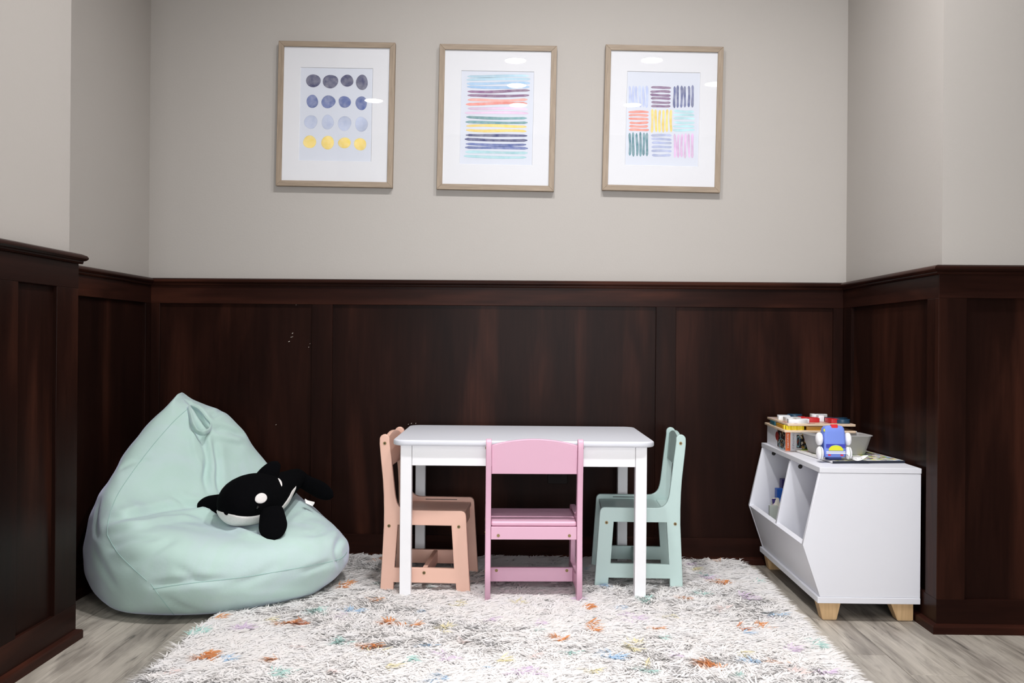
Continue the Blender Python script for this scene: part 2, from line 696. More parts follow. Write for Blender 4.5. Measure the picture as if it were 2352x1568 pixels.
def wainscot(name, origin, rz, length, stiles, ext=(0, 0), trim=(0, 0)):
    """stiles: list of (x0, x1) along the run; panels fill what lies between"""
    r = empty(name, origin, rz, kind='structure')
    prism('cap_moulding', CAP, 0, 0, length, WOOD_H, r, cut=ext)
    prism('shoe_moulding', SHOE, 0, 0, length, WOOD_S, r, cut=ext)
    ra, rb_ = trim
    box('top_rail', ra, length - rb_, -PR, 0.012, 0.9105, 0.976, WOOD_H, r, 0.0012)
    box('bottom_rail', ra, length - rb_, -PR, 0.012, 0.0, 0.0915, WOOD_H, r, 0.0012)
    st = sorted(stiles)
    for (a, b) in st:
        box('stile', a, b, -PR + 0.0004, 0.012, 0.091, 0.911, WOOD_V, r, 0.0012)
    for (a, b) in zip(st[:-1], st[1:]):
        box('panel', a[1] - 0.004, b[0] + 0.004, -0.0025, 0.010, 0.085, 0.915, WOOD_V, r, 0)
    return r


# back wall: face plane y=0 -> local frame identity
L = XR - XL
tb = wainscot('trim_1', (XL, 0, 0), 0, L,
              [(0, -1.319 - XL), (-0.773 - XL, -0.698 - XL), (0.4543 - XL, 0.5255 - XL), (1.0814 - XL, L)], ext=(-1, -1))
# left alcove side: runs from the corner towards the viewer; faces +x
wainscot('trim_2', (XL - PR, -1.03, 0), PI / 2, 1.03, [(0, 0.35), (0.972, 1.03)], ext=(0, -1), trim=(0, 0.001))
# near left return: faces +x
wainscot('trim_3', (XN - PR, -2.62, 0), PI / 2, 2.62 + YN,
         [(0, 0.1), (2.62 - 1.39, 2.62 - 1.29), (2.62 - 1.102, 2.62 + YN)], ext=(0, 1))
# right alcove side: faces -x
wainscot('trim_4', (XR + PR, 0, 0), -PI / 2, -YP, [(0, 0.0995), (0.7533, -YP - 0.0012)], ext=(-1, 1), trim=(0.001, 0.0012))
# right pillar front: faces -y
wainscot('trim_5', (XR, YP + PR, 0), 0, 3.2 - XR, [(0, 0.0765), (0.62, 0.70), (1.5, 1.58), (3.2 - XR - 0.08, 3.2 - XR)], ext=(1, 0))

# paint chips and scuffs on the back panelling
sc = []
for (u, v, s) in ((672, 765, 2.0), (669, 774, 1.8), (672, 773, 1.4), (664, 784, 2.2), (717, 781, 1.2), (712, 789, 1.1), (709, 797, 1.3), (717, 804, 1.1),
                  (680, 700, 1.2), (634, 975, 1.6), (732, 1020, 1.5), (500, 690, 1.0), (945, 972, 1.8), (955, 972, 1.6), (938, 974, 1.4)):
    p = P(u, v, y=-0.0032)
    sc.append((p, s * 0.0009))
bm = bmesh.new()
for p, s in sc:
    an = random.uniform(0.3, 1.3)
    ax = Vector((math.cos(an), 0, math.sin(an)))
    bx = Vector((-math.sin(an), 0, math.cos(an)))
    vs = [bm.verts.new(p - Vector((XL, 0, 0)) + ax * s * 1.7 * math.cos(t) + bx * s * 0.7 * math.sin(t)) for t in (0, 1.1, 2.3, 3.3, 4.2, 5.4)]
    bm.faces.new(vs)
scuff = from_bm('paint_chips', bm, plain('bare_chip', (190, 180, 172), 0.8), tb)
tag(scuff, kind='stuff')

# dark duplex outlet low on the back panelling
DARKP = plain('brown_plastic', (24, 16, 14), 0.6, 0.05, spec=0.15)
ou = empty('wall_outlet', (0.1095, -0.0025, 0.278), 0, 'dark brown duplex outlet on the back panelling seen behind the pink chair', 'outlet')
pl = link('cover_plate', plate_mesh([rrect(-0.036, 0.036, 0, 0.116, 0.004)], 0.006, 0.0015), DARKP, ou)
pl.rotation_euler = (PI / 2, 0, 0)
pl.location = (0, -0.003, 0)
for zc in (0.038, 0.078):
    so = link('socket', plate_mesh([rrect(-0.0165, 0.0165, -0.014, 0.014, 0.009)], 0.003, 0.0008), DARKP, ou)
    so.rotation_euler = (PI / 2, 0, 0)
    so.location = (0, -0.0065, zc)
    bm = bmesh.new()
    for dx in (-0.006, 0.006):
        bm_box(bm, dx - 0.001, dx + 0.001, -0.0086, -0.0078, zc - 0.003, zc + 0.006)
    from_bm('slot', bm, BLACKM, so).matrix_parent_inverse = so.matrix_basis.inverted()
bm = bmesh.new()
cyl(bm, (0, -0.0063, 0.058), (0, 1, 0), 0.003, 0.002)
from_bm('screw', bm, STEEL, ou)

# ================================================================== CEILING LAMPS
EMIT = m_emit('lamp_diffuser', LAMP_COLOR + (1,), 40.0)
for i, (lx, ly, share) in enumerate(LAMPS):
    t = empty('ceiling_light', (lx, ly, CEIL), 0, 'round white recessed ceiling downlight over the room', 'light', 'recessed ceiling downlights')
    bm = bmesh.new()
    n = 28
    prof = [(0.068, 0.0), (0.085, 0.0), (0.085, -0.004), (0.080, -0.007), (0.070, -0.006), (0.066, -0.002)]
    rings = [[bm.verts.new((r * math.cos(2 * PI * k / n), r * math.sin(2 * PI * k / n), z)) for k in range(n)] for r, z in prof]
    for a in range(len(prof)):
        b = (a + 1) % len(prof)
        for k in range(n):
            bm.faces.new((rings[a][k], rings[a][(k + 1) % n], rings[b][(k + 1) % n], rings[b][k]))
    bmesh.ops.recalc_face_normals(bm, faces=bm.faces)
    from_bm('trim_ring', bm, CEILM, t)
    bm = bmesh.new()
    bmesh.ops.create_circle(bm, cap_ends=True, segments=28, radius=0.067, matrix=Matrix.Translation((0, 0, -0.003)) @ Matrix.Rotation(PI, 4, 'X'))
    from_bm('diffuser', bm, EMIT, t)
    ld = bpy.data.lights.new('lamp', 'AREA')
    ld.shape = 'DISK'
    ld.size = 0.13
    ld.energy = LAMP_POWER * share
    ld.color = LAMP_COLOR
    ld.spread = math.radians(152 if ly > -2 else 130)
    lo = bpy.data.objects.new('lamp', ld)
    COL.objects.link(lo)
    lo.parent = t
    lo.location = (0, 0, -0.012)

# ================================================================== TABLE
TY = math.radians(1.0)
tx = Vector((math.cos(TY), math.sin(TY)))
tn = Vector((-math.sin(TY), math.cos(TY)))
TW, TD, TZ0, TZ = 0.786, 0.545, 0.012, 0.487
tc = Vector((-0.0095, -0.592)) + tn * (TD / 2)
table = empty('kids_table', (tc.x, tc.y, TZ0), TY, 'white rectangular wooden kids table standing on the shaggy rug', 'table')
zt = TZ - TZ0
tp = link('tabletop', plate_mesh([rrect(-TW / 2, TW / 2, -TD / 2, TD / 2, 0.042, 8)], 0.017, 0.005), plain('white_paint_dimmed', (212, 214, 222), 0.4, 0.01), table)  # same white as the legs, greyed and blued to paint in dimmer light
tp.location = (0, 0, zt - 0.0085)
LS, IN, INX = 0.034, 0.013, 0.024
for sx in (-1, 1):
    for sy in (-1, 1):
        cx = sx * (TW / 2 - INX - LS / 2)
        cy = sy * (TD / 2 - IN - LS / 2)
        box('leg', cx - LS / 2, cx + LS / 2, cy - LS / 2, cy + LS / 2, 0, zt - 0.017, WHITE, table, 0.002)
ax0 = TW / 2 - INX - LS
ay0 = TD / 2 - IN - LS
for sy in (-1, 1):
    yc = sy * (TD / 2 - IN - 0.009)
    box('apron', -ax0 + 0.0008, ax0 - 0.0008, yc - 0.008, yc + 0.008, 0.398, zt - 0.0175, WHITE, table, 0.0012)
for sx in (-1, 1):
    xc = sx * (TW / 2 - INX - 0.009)
    box('apron', xc - 0.008, xc + 0.008, -ay0 + 0.0008, ay0 - 0.0008, 0.398, zt - 0.0175, WHITE, table, 0.0012)

# ================================================================== CHAIRS
CHW, CHT = 0.287, 0.0165
Z0 = 0.012


def smooth_outline(pts):
    return pts


side_outline = ([(0.0, 0.0), (0.0412, 0.0), (0.0416, 0.034), (0.2322, 0.034), (0.2345, 0.0), (0.2768, 0.0)] +
                [(0.2612, 0.240), (0.2595, 0.2465), (0.2550, 0.2520), (0.2480, 0.2545)] +
                [(0.085, 0.2545), (0.074, 0.2555), (0.064, 0.2595), (0.0555, 0.2665), (0.0500, 0.2760), (0.0462, 0.290), (0.0435, 0.305)] +
                [(0.0378, 0.355), (0.0322, 0.405), (0.0262, 0.452), (0.0250, 0.464)] +
                arc(0.0102, 0.4695, 0.0150, -5, 185, 10) +
                [(-0.0049, 0.455), (-0.0022, 0.425), (0.0020, 0.385), (0.0062, 0.345), (0.0090, 0.300), (0.0102, 0.250), (0.0100, 0.205), (0.0082, 0.165), (0.0052, 0.100)])
side_hole = [(0.0433, 0.0786), (0.0529, 0.2095), (0.2175, 0.2092), (0.2265, 0.0790)]
PANEL = plate_mesh([side_outline, side_hole], CHT, 0.0022)


def chair(name, loc, rz, mat, label, group):
    """origin under the middle of the back feet; local +y is the sitting direction"""
    c = empty(name, loc, rz, label, 'chair', group)
    for s in (-1, 1):
        pn = link('side_panel', PANEL.copy(), mat, c)
        # panel mesh (d, z, t) -> local (t, d, z)
        pn.matrix_local = Matrix(((0, 0, 1, s * (CHW / 2 - CHT / 2)), (1, 0, 0, 0), (0, 1, 0, 0), (0, 0, 0, 1)))
        for (d, z) in ((0.0112, 0.4575), (0.0263, 0.2057), (0.240, 0.2068), (0.135, 0.0651)):
            bm = bmesh.new()
            cyl(bm, (0, 0, 0.0), (0, 0, 1), 0.0050, 0.0018, 14)
            cyl(bm, (0, 0, 0.0), (0, 0, 1), 0.0033, 0.0024, 14)
            b = from_bm('bolt', bm, BRASS, pn)
            b.location = (d, z, s * CHT / 2)
            bm = bmesh.new()
            cyl(bm, (0, 0, s * 0.0008), (0, 0, 1), 0.0023, 0.001, 6)
            hx = from_bm('hex_recess', bm, BLACKM, c)
            hx.parent = pn
            hx.location = (d, z, s * (CHT / 2 + 0.0006))
    w = CHW / 2 - CHT - 0.0006
    # seat board, its loose back edge and the rails under it
    box('seat', -w, w, 0.060, 0.252, 0.226, 0.240, mat, c, 0.002)
    bm = bmesh.new()
    bm_box(bm, -w, w, 0.018, 0.0585, 0.2255, 0.2395, 0.005, 3)
    from_bm('seat_edge', bm, mat, c)
    for (d0, d1, z0) in ((0.0135, 0.0275, 0.187), (0.2345, 0.248, 0.187)):
        rl = box('seat_rail', -w, w, d0, d1, z0, 0.2245, mat, c, 0.0015)
        dd = d0 if d0 < 0.1 else d1
        for s in (-1, 1):
            bm = bmesh.new()
            cyl(bm, (s * 0.105, dd, 0.199), (0, 1, 0), 0.0046, 0.002, 14)
            from_bm('bolt', bm, BRASS, rl)
    st = box('stretcher', -w, w, 0.128, 0.142, 0.036, 0.0785, mat, c, 0.0015)
    for s in (-1, 1):
        bm = bmesh.new()
        cyl(bm, (s * 0.108, 0.1278, 0.070), (0, 1, 0), 0.0046, 0.002, 14)
        from_bm('bolt', bm, BRASS, st)
    # arched backrest following the raked posts
    pts = [(-w, 0.381), (w, 0.381)]
    n = 16
    for i in range(n + 1):
        xx = w - 2 * w * i / n
        pts.append((xx, 0.4665 + 0.0185 * (1 - (xx / w) ** 2)))
    br = link('backrest', plate_mesh([pts], 0.012, 0.0022), mat, c)
    # plate (x, h, t): h along post
    p0, p1 = Vector((0, 0.0170, 0.381)), Vector((0, 0.0105, 0.4665))
    hv = (p1 - p0).normalized()
    tv = Vector((1, 0, 0)).cross(hv)
    o = p0 - hv * 0.381
    br.matrix_local = Matrix(((1, 0, 0, 0), (0, hv.y, tv.y, o.y), (0, hv.z, tv.z, o.z), (0, 0, 0, 1)))
    # dark saw-cut above the seat on the inner faces
    for s in (-1, 1):
        xx = s * (w + 0.0004)
        box('slot', xx - 0.0006, xx + 0.0006, 0.10, 0.205, 0.2455, 0.2475, BLACKM, c, 0)
    return c


GRP = 'kids chairs around the white table'
# peach: back to the left, faces +x ; near side at y=-0.53
chair('kids_chair', (-0.4400, -0.525 + CHW / 2, Z0), -PI / 2 + math.radians(-2.2), PEACH,
      'peach painted wooden kids chair tucked under the table beside the bean bag', GRP)
pk = chair('kids_chair', (0.0228, -0.632, Z0), math.radians(2.6), PINK,
           'pink painted wooden kids chair seen from behind at the table front', GRP)
chair('kids_chair', (0.4945, -0.440 + CHW / 2, Z0), PI / 2 + math.radians(-1.5), MINT,
      'mint green painted wooden kids chair tucked under the table beside the white toy shelf', GRP)

# ================================================================== PICTURES
FW, FH, FB, FD = 0.417, 0.5165, 0.0195, 0.022


def blob_verts(cx, cy, rx, ry, seed, n=22):
    rg = random.Random(seed)
    ph = [rg.uniform(0, 6.28) for _ in range(3)]
    am = [rg.uniform(0.01, 0.045), rg.uniform(0.01, 0.03), rg.uniform(0.0, 0.015)]
    out = []
    for i in range(n):
        t = 2 * PI * i / n
        k = 1 + sum(am[j] * math.cos((j + 2) * t + ph[j]) for j in range(3))
        out.append((cx + rx * k * math.cos(t), cy + ry * k * math.sin(t)))
    return out


def stroke_verts(x0, y0, x1, y1, wd, seed, amp=0.25, n=12):
    """one painted brush stroke with round ends and a wobble"""
    rg = random.Random(seed)
    ph, f = rg.uniform(0, 6.28), rg.uniform(3.0, 6.0)
    ph2 = rg.uniform(0, 6.28)
    dx, dy = x1 - x0, y1 - y0
    ln = math.hypot(dx, dy)
    ux, uy = dx / ln, dy / ln
    px, py = -uy, ux
    up, dn = [], []
    for i in range(n + 1):
        t = i / n
        wv = wd * amp * (math.sin(f * t + ph) - math.sin(ph) * (1 - t) - math.sin(f + ph) * t)
        hw = wd / 2 * (1 + 0.10 * math.sin(7 * t + ph2))
        e = min(t, 1 - t) * ln / (wd / 2)
        if e < 1:
            hw *= math.sqrt(max(0.12, 1 - (1 - e) ** 2))
        bx, by = x0 + dx * t + px * wv, y0 + dy * t + py * wv
        up.append((bx + px * hw, by + py * hw))
        dn.append((bx - px * hw, by - py * hw))
    return up, dn


def picture(center, tilt, label, open_rect, shapes):
    """center = middle of the frame's back on the wall; local x right, z up, front at -y. shapes in photo pixels of the frame's own zoom"""
    r = empty('framed_print', center, 0, label, 'picture', 'framed watercolour prints above the table', rot=(0, tilt, 0))
    w2, h2 = FW / 2, FH / 2
    a = FB

    def bar(p, q, s, t, mat):
        bm = bmesh.new()
        pts = [p, q, s, t]
        f = [bm.verts.new((x, -FD, z)) for x, z in pts]
        b = [bm.verts.new((x, 0, z)) for x, z in pts]
        bm.faces.new(f)
        bm.faces.new(b[::-1])
        for i in range(4):
            bm.faces.new((f[i], b[i], b[(i + 1) % 4], f[(i + 1) % 4]))
        bmesh.ops.recalc_face_normals(bm, faces=bm.faces)
        bmesh.ops.bevel(bm, geom=[e for e in bm.edges], offset=0.0008, segments=1, affect='EDGES')
        return from_bm('frame_side', bm, mat, r)
    bar((-w2, h2), (w2, h2), (w2 - a, h2 - a), (-w2 + a, h2 - a), OAK_H)
    bar((-w2, -h2), (w2, -h2), (w2 - a, -h2 + a), (-w2 + a, -h2 + a), OAK_H)
    bar((-w2, -h2), (-w2, h2), (-w2 + a, h2 - a), (-w2 + a, -h2 + a), OAK_V)
    bar((w2, -h2), (w2, h2), (w2 - a, h2 - a), (w2 - a, -h2 + a), OAK_V)
    x0, x1, z0, z1 = open_rect
    iw, ih = w2 - a + 0.002, h2 - a + 0.002
    # mat board with bevelled window
    bm = bmesh.new()
    yb, yf, bv = -0.0135, -0.0155, 0.0016
    o = [bm.verts.new((x, yf, z)) for x, z in ((-iw, -ih), (iw, -ih), (iw, ih), (-iw, ih))]
    m = [bm.verts.new((x, yf, z)) for x, z in ((x0 - bv, z0 - bv), (x1 + bv, z0 - bv), (x1 + bv, z1 + bv), (x0 - bv, z1 + bv))]
    n = [bm.verts.new((x, yb, z)) for x, z in ((x0, z0), (x1, z0), (x1, z1), (x0, z1))]
    for i in range(4):
        j = (i + 1) % 4
        bm.faces.new((o[i], o[j], m[j], m[i]))
        bm.faces.new((m[i], m[j], n[j], n[i]))
    from_bm('mat_board', bm, MATW, r)
    pr = box('art_print', x0 - 0.005, x1 + 0.005, -0.0132, -0.012, z0 - 0.005, z1 + 0.005, PAPER, r, 0)
    box('back_board', -iw, iw, -0.0118, -0.002, -ih, ih, plain('grey_hardboard', (120, 110, 100), 0.8), r, 0)
    vs, fs, cs = [], [], []
    for sh in shapes:
        base = len(vs)
        if sh[0] == 'blob':
            _, pts, col = sh
            k = len(pts)
            cx = sum(p[0] for p in pts) / k
            cz = sum(p[1] for p in pts) / k
            rg = random.Random(k + int(cx * 9999))
            gx, gz = rg.uniform(-1, 1), rg.uniform(-1, 1)
            for rr in (0.0, 0.5, 0.93, 1.0):
                for p in pts:
                    px, pz = cx + (p[0] - cx) * rr, cz + (p[1] - cz) * rr
                    vs.append((px, -0.01335, pz))
                    tn = 1.0 + (0.10 if rr < 0.95 else -0.13) * 1.0 + 0.12 * (gx * (px - cx) + gz * (pz - cz)) / 0.02
                    cs.append(tuple(min(1, max(0, c * tn)) for c in col[:3]) + (1,))
            for q in range(3):
                for i in range(k):
                    j = (i + 1) % k
                    fs.append((base + q * k + i, base + q * k + j, base + (q + 1) * k + j, base + (q + 1) * k + i))
        else:
            _, (up, dn), col = sh
            k = len(up)
            rg = random.Random(k + int(up[0][0] * 99999) + int(up[0][1] * 9999))
            g = rg.uniform(-0.14, 0.14)
            f0 = rg.uniform(0, 6)
            for row, edge in ((up, 0.92), (None, 1.1), (dn, 0.92)):
                for i in range(k):
                    p = row[i] if row else ((up[i][0] + dn[i][0]) / 2, (up[i][1] + dn[i][1]) / 2)
                    vs.append((p[0], -0.01335, p[1]))
                    tn = edge * (1 + g * (2 * i / (k - 1) - 1) + 0.08 * math.sin(5.0 * i / k + f0))
                    cs.append(tuple(min(1, max(0, c * tn)) for c in col[:3]) + (1,))
            for q in range(2):
                for i in range(k - 1):
                    fs.append((base + q * k + i, base + q * k + i + 1, base + (q + 1) * k + i + 1, base + (q + 1) * k + i))
    me = mesh('painted_marks', vs, fs)
    set_col(me, cs)
    link('painted_marks', me, INK, pr)
    gl = box('glass', -iw, iw, -0.0180, -0.0172, -ih, ih, GLASS, r, 0)
    return r


def frame_of(corners):
    pts = [P(u, v, y=-FD) for u, v in corners]
    c = sum(pts, Vector()) / 4
    return Vector((c.x, -0.0005, c.z))


C1 = frame_of(((640, 93), (908, 97), (632, 427), (902, 431)))
C2 = frame_of(((1010, 101), (1279, 106), (1003, 433), (1272, 439)))
C3 = frame_of(((1392, 102), (1663, 108), (1383, 437), (1653, 441)))
T1, T2, T3 = math.radians(0.75), math.radians(0.8), math.radians(1.0)


def localizer(c, tilt, zs, zx, zy):
    """pixel of a zoomed crop (scale zs, corner zx,zy) -> picture-local (x, z)"""
    ct, st = math.cos(tilt), math.sin(tilt)

    def f(a, b):
        p = P(zx + a / zs, zy + b / zs, y=-0.0135)
        dx, dz = p.x - c.x, p.z - c.z
        return (dx * ct - dz * st, dx * st + dz * ct)
    return f


f1 = localizer(C1, T1, 3.459, 620, 80)
OPEN1 = (-0.1285, 0.1285, -0.1655, 0.1655)
navy, blue, grey, yel = lin((66, 68, 104)), lin((88, 104, 158)), lin((178, 188, 214)), lin((240, 212, 112))
sh1 = []
rows1 = [([(345, 365, 57, 53), (481, 371, 60, 56), (613, 365, 52, 47), (731, 378, 49, 59)], navy),
         ([(337, 529, 48, 51), (464, 532, 57, 50), (594, 533, 50, 46), (726, 543, 46, 55)], blue),
         ([(325, 692, 53, 54), (459, 694, 49, 58), (593, 704, 55, 57), (727, 710, 51, 59)], grey),
         ([(316, 850, 51, 52), (459, 856, 51, 54), (592, 858, 51, 43), (717, 869, 48, 51)], yel)]
q = 0
for row, c in rows1:
    for (cx, cy, rx, ry) in row:
        pts = [f1(a, b) for a, b in blob_verts(cx, cy, rx, ry, 31 + q)]
        sh1.append(('blob', pts, c))
        q += 1
picture(C1, T1, 'oak framed print with rows of navy, blue, grey and yellow painted dots', OPEN1, sh1)

f2 = localizer(C2, T2, 3.459, 620, 80)
sky, ltb, plum, coral, pinks = lin((176, 208, 226)), lin((150, 188, 226)), lin((132, 96, 134)), lin((236, 164, 154)), lin((224, 196, 224))
teal, ylw, ind, per, aqua = lin((106, 154, 160)), lin((238, 208, 112)), lin((74, 78, 122)), lin((96, 112, 168)), lin((166, 208, 216))
st2 = [(1568, 330, 2060, 326, sky), (1562, 358, 2070, 352, sky), (1564, 388, 2066, 384, lin((160, 196, 228))), (1566, 412, 2062, 414, ltb),
       (1570, 450, 2064, 442, plum), (1570, 480, 2060, 480, plum), (1572, 516, 2046, 514, coral), (1556, 552, 2044, 546, lin((232, 140, 130))),
       (1572, 584, 2048, 592, pinks), (1548, 620, 2054, 624, pinks), (1560, 652, 2042, 662, teal), (1554, 692, 2048, 697, teal),
       (1560, 724, 2040, 730, ylw), (1558, 756, 2038, 766, ylw), (1556, 796, 2044, 802, ind), (1548, 828, 2046, 838, ind),
       (1556, 866, 2036, 872, per), (1550, 894, 2050, 902, per), (1552, 930, 2048, 938, aqua), (1540, 962, 2038, 973, aqua)]
sh2 = []
for i, (a, b, c, d, col) in enumerate(st2):
    up, dn = stroke_verts(a, b, c, d, 21, 100 + i, 0.22, 18)
    sh2.append(('stroke', ([f2(*p) for p in up], [f2(*p) for p in dn]), col))
picture(C2, T2, 'oak framed print of stacked horizontal stripes in blue, plum, coral, teal and yellow', OPEN1, sh2)

f3 = localizer(C3, T3, 4.127, 1360, 80)
peri, dpl, slate, red3, yl3, aq3, tl3, lav, pk3 = (lin((186, 198, 236)), lin((128, 100, 136)), lin((98, 106, 150)), lin((234, 148, 136)), lin((238, 210, 118)),
                                                  lin((178, 218, 226)), lin((92, 138, 150)), lin((168, 178, 212)), lin((216, 180, 218)))
blocks = [('v', 340, 535, 482, 688, peri), ('h', 552, 750, 482, 692, dpl), ('v', 764, 968, 482, 690, slate),
          ('h', 344, 538, 712, 914, red3), ('v', 553, 762, 708, 922, yl3), ('h', 768, 972, 704, 918, aq3),
          ('v', 342, 540, 926, 1150, tl3), ('h', 558, 753, 932, 1156, lav), ('v', 765, 970, 938, 1164, pk3)]
sh3 = []
sd = 300
for (o, xa, xb, ya, yb, col) in blocks:
    for i in range(6):
        sd += 1
        rg = random.Random(sd)
        t = (i + 0.5) / 6
        j = lambda s: rg.uniform(-s, s)
        if o == 'v':
            xc = xa + (xb - xa) * t
            s = stroke_verts(xc + j(4), ya + j(6), xc + j(5), yb + j(6), 23, sd, 0.12)
        else:
            yc = ya + (yb - ya) * t
            s = stroke_verts(xa + 4 + j(7), yc + j(4), xb - 3 + j(5), yc + 4 + j(4), 23, sd, 0.12)
        sh3.append(('stroke', ([f3(*p) for p in s[0]], [f3(*p) for p in s[1]]), col))
picture(C3, T3, 'oak framed print with a three by three grid of short coloured brush strokes', OPEN1, sh3)

# ================================================================== SHELF
SX0, SXM, SXB, SY0, SY1 = 0.827, 0.781, 1.111, -0.733, -0.035
SZT, SZB = 0.4345, 0.052
sh = empty('toy_shelf', (0, 0, 0), 0, 'white cubby toy shelf with angled front on pine feet against the right alcove wall', 'shelf')
T = 0.0155
hexo = [(SX0, SZT - T), (SXM, 0.2155), (SX0 + 0.003, SZB + 0.0175), (SXB, SZB + 0.0175), (SXB, SZT - T)]
for (a, b, nm) in ((SY0, SY0 + T, 'side_panel'), (SY1 - T, SY1, 'side_panel'), (-0.40 - T / 2, -0.40 + T / 2, 'divider')):
    hx = hexo if nm == 'side_panel' else [(SX0 + 0.004, SZT - T), (SXM + 0.006, 0.2155), (SX0 + 0.007, SZB + 0.0175), (SXB - 0.006, SZB + 0.0175), (SXB - 0.006, SZT - T)]
    pn = link(nm, plate_mesh([hx], b - a, 0.0008), LAMIN, sh)
    pn.matrix_local = Matrix(((1, 0, 0, 0), (0, 0, -1, (a + b) / 2), (0, 1, 0, 0), (0, 0, 0, 1)))
box('top_board', SX0 - 0.001, SXB + 0.001, SY0 - 0.001, SY1 + 0.001, SZT - T + 0.0006, SZT, LAMIN, sh, 0.001)
box('bottom_board', SX0 - 0.004, SXB, SY0 - 0.002, SY1 + 0.002, SZB, SZB + 0.017, LAMIN, sh, 0.001)
box('back_panel', SXB - 0.006, SXB - 0.001, SY0 + T, SY1 - T, SZB + 0.0175, SZT - T, LAMIN, sh, 0)
# tilted lower front board
fa, fb = Vector((SXM + 0.0015, 0, 0.2145)), Vector((SX0 + 0.004, 0, SZB + 0.018))
dv = (fb - fa).normalized()
nv = Vector((dv.z, 0, -dv.x))
if nv.x < 0:
    nv = -nv
prism('front_board', [((fa).x, fa.z), (fb.x, fb.z), ((fb + nv * T).x, SZB + 0.018), ((fa + nv * T).x, (fa + nv * T).z)], 1, SY0 + T, SY1 - T, LAMIN, sh)
for (a, b) in ((SX0 + 0.004, 1), (SXB - 0.012, -1)):
    for (yc, sy) in ((SY0 + 0.018, 1), (SY1 - 0.018, -1)):
        bm = bmesh.new()
        x0, x1 = (a, a + 0.064) if b == 1 else (a - 0.064, a)
        xa, xb = (x0 + 0.016, x1 - 0.006) if b == 1 else (x0 + 0.014, x1)
        xa, xb = ((x0 + 0.012, x0 + 0.052) if b == 1 else (x1 - 0.044, x1))
        ya, yb = yc, yc + sy * 0.05
        vs = [bm.verts.new(p) for p in ((xa, ya, 0), (xb, ya, 0), (xb, ya + sy * 0.038, 0), (xa, ya + sy * 0.038, 0),
                                        (x0, ya, SZB), (x1, ya, SZB), (x1, yb, SZB), (x0, yb, SZB))]
        for q4 in ((3, 2, 1, 0), (4, 5, 6, 7), (0, 1, 5, 4), (1, 2, 6, 5), (2, 3, 7, 6), (3, 0, 4, 7)):
            bm.faces.new([vs[i] for i in q4])
        bmesh.ops.recalc_face_normals(bm, faces=bm.faces)
        bmesh.ops.bevel(bm, geom=list(bm.edges), offset=0.0015, segments=2, affect='EDGES')
        from_bm('foot', bm, PINE, sh)
for (u, v, yy) in ((1777, 1041, SY1 - T), (1838, 1071, -0.40 - T / 2)):
    p = P(u, v, y=yy)
    bm = bmesh.new()
    cyl(bm, (p.x, p.y - 0.0008, p.z), (0, 1, 0), 0.0068, 0.0016, 20)
    cyl(bm, (p.x, p.y - 0.0016, p.z), (0, 1, 0), 0.0028, 0.0012, 12)
    from_bm('cam_bolt', bm, STEEL, sh)

# ---- books standing in the far cubby
def cub_book(name, u0, u1, v0, yy, zbot, dep, mat, label, tilt=0.0, cat='book'):
    a = P(u0, v0, y=yy)
    b = P(u1, v0, y=yy)
    h = a.z - zbot
    r = empty(name, ((a.x + b.x) / 2, yy + dep / 2, zbot), 0, label, cat, rot=(0, tilt, 0))
    w2 = (b.x - a.x) / 2
    if cat == 'book':
        box('page_block', -w2 + 0.002, w2 - 0.001, -dep / 2 + 0.001, dep / 2 - 0.001, 0.001, h - 0.002, plain('book_pages', (226, 220, 206), 0.8), r, 0)
        cv = bmesh.new()
        bm_box(cv, -w2, w2, -dep / 2 - 0.001, -dep / 2 + 0.0005, 0, h)
        bm_box(cv, -w2, w2, dep / 2 - 0.0005, dep / 2 + 0.001, 0, h)
        bm_box(cv, -w2, -w2 + 0.002, -dep / 2, dep / 2, 0, h)
        from_bm('cover', cv, mat, r)
    else:
        box('box_body', -w2, w2, -dep / 2, dep / 2, 0, h, mat, r, 0.002)
        box('box_lid', -w2 - 0.0008, w2 + 0.0008, -dep / 2 - 0.0008, dep / 2 + 0.0008, h * 0.72, h + 0.0008, mat, r, 0.0015)
    return r


ZB = SZB + 0.0175
cub_book('picture_book', 1767.5, 1787, 1161, -0.195, 0.165, 0.012,
         m_print('soft_grey_cover', [(0, (150, 158, 150)), (0.5, (176, 182, 174)), (0.8, (120, 146, 164))], 6, 0.6, kind='noise'),
         'pale grey green picture book standing lowest in the shelf cubby')
cub_book('picture_book', 1784, 1800, 1144, -0.150, ZB + 0.014, 0.012,
         m_print('cream_cover', [(0, (226, 220, 170)), (0.45, (214, 188, 206)), (0.62, (60, 50, 110)), (0.74, (232, 228, 214))], 40, 0.7),
         'cream and lilac picture book leaning behind the grey green one in the cubby', -0.09)
cub_book('blue_box', 1785, 1800, 1123, -0.130, ZB, 0.03, plain('royal_blue_card', (20, 84, 176), 0.5, 0.05),
         'bright blue box standing behind the cream book in the cubby', 0, 'box')
cub_book('purple_box', 1796, 1812, 1101, -0.090, ZB, 0.03, plain('dark_purple_card', (58, 46, 112), 0.45, 0.08),
         'tall dark purple box standing at the back of the cubby', 0, 'box')

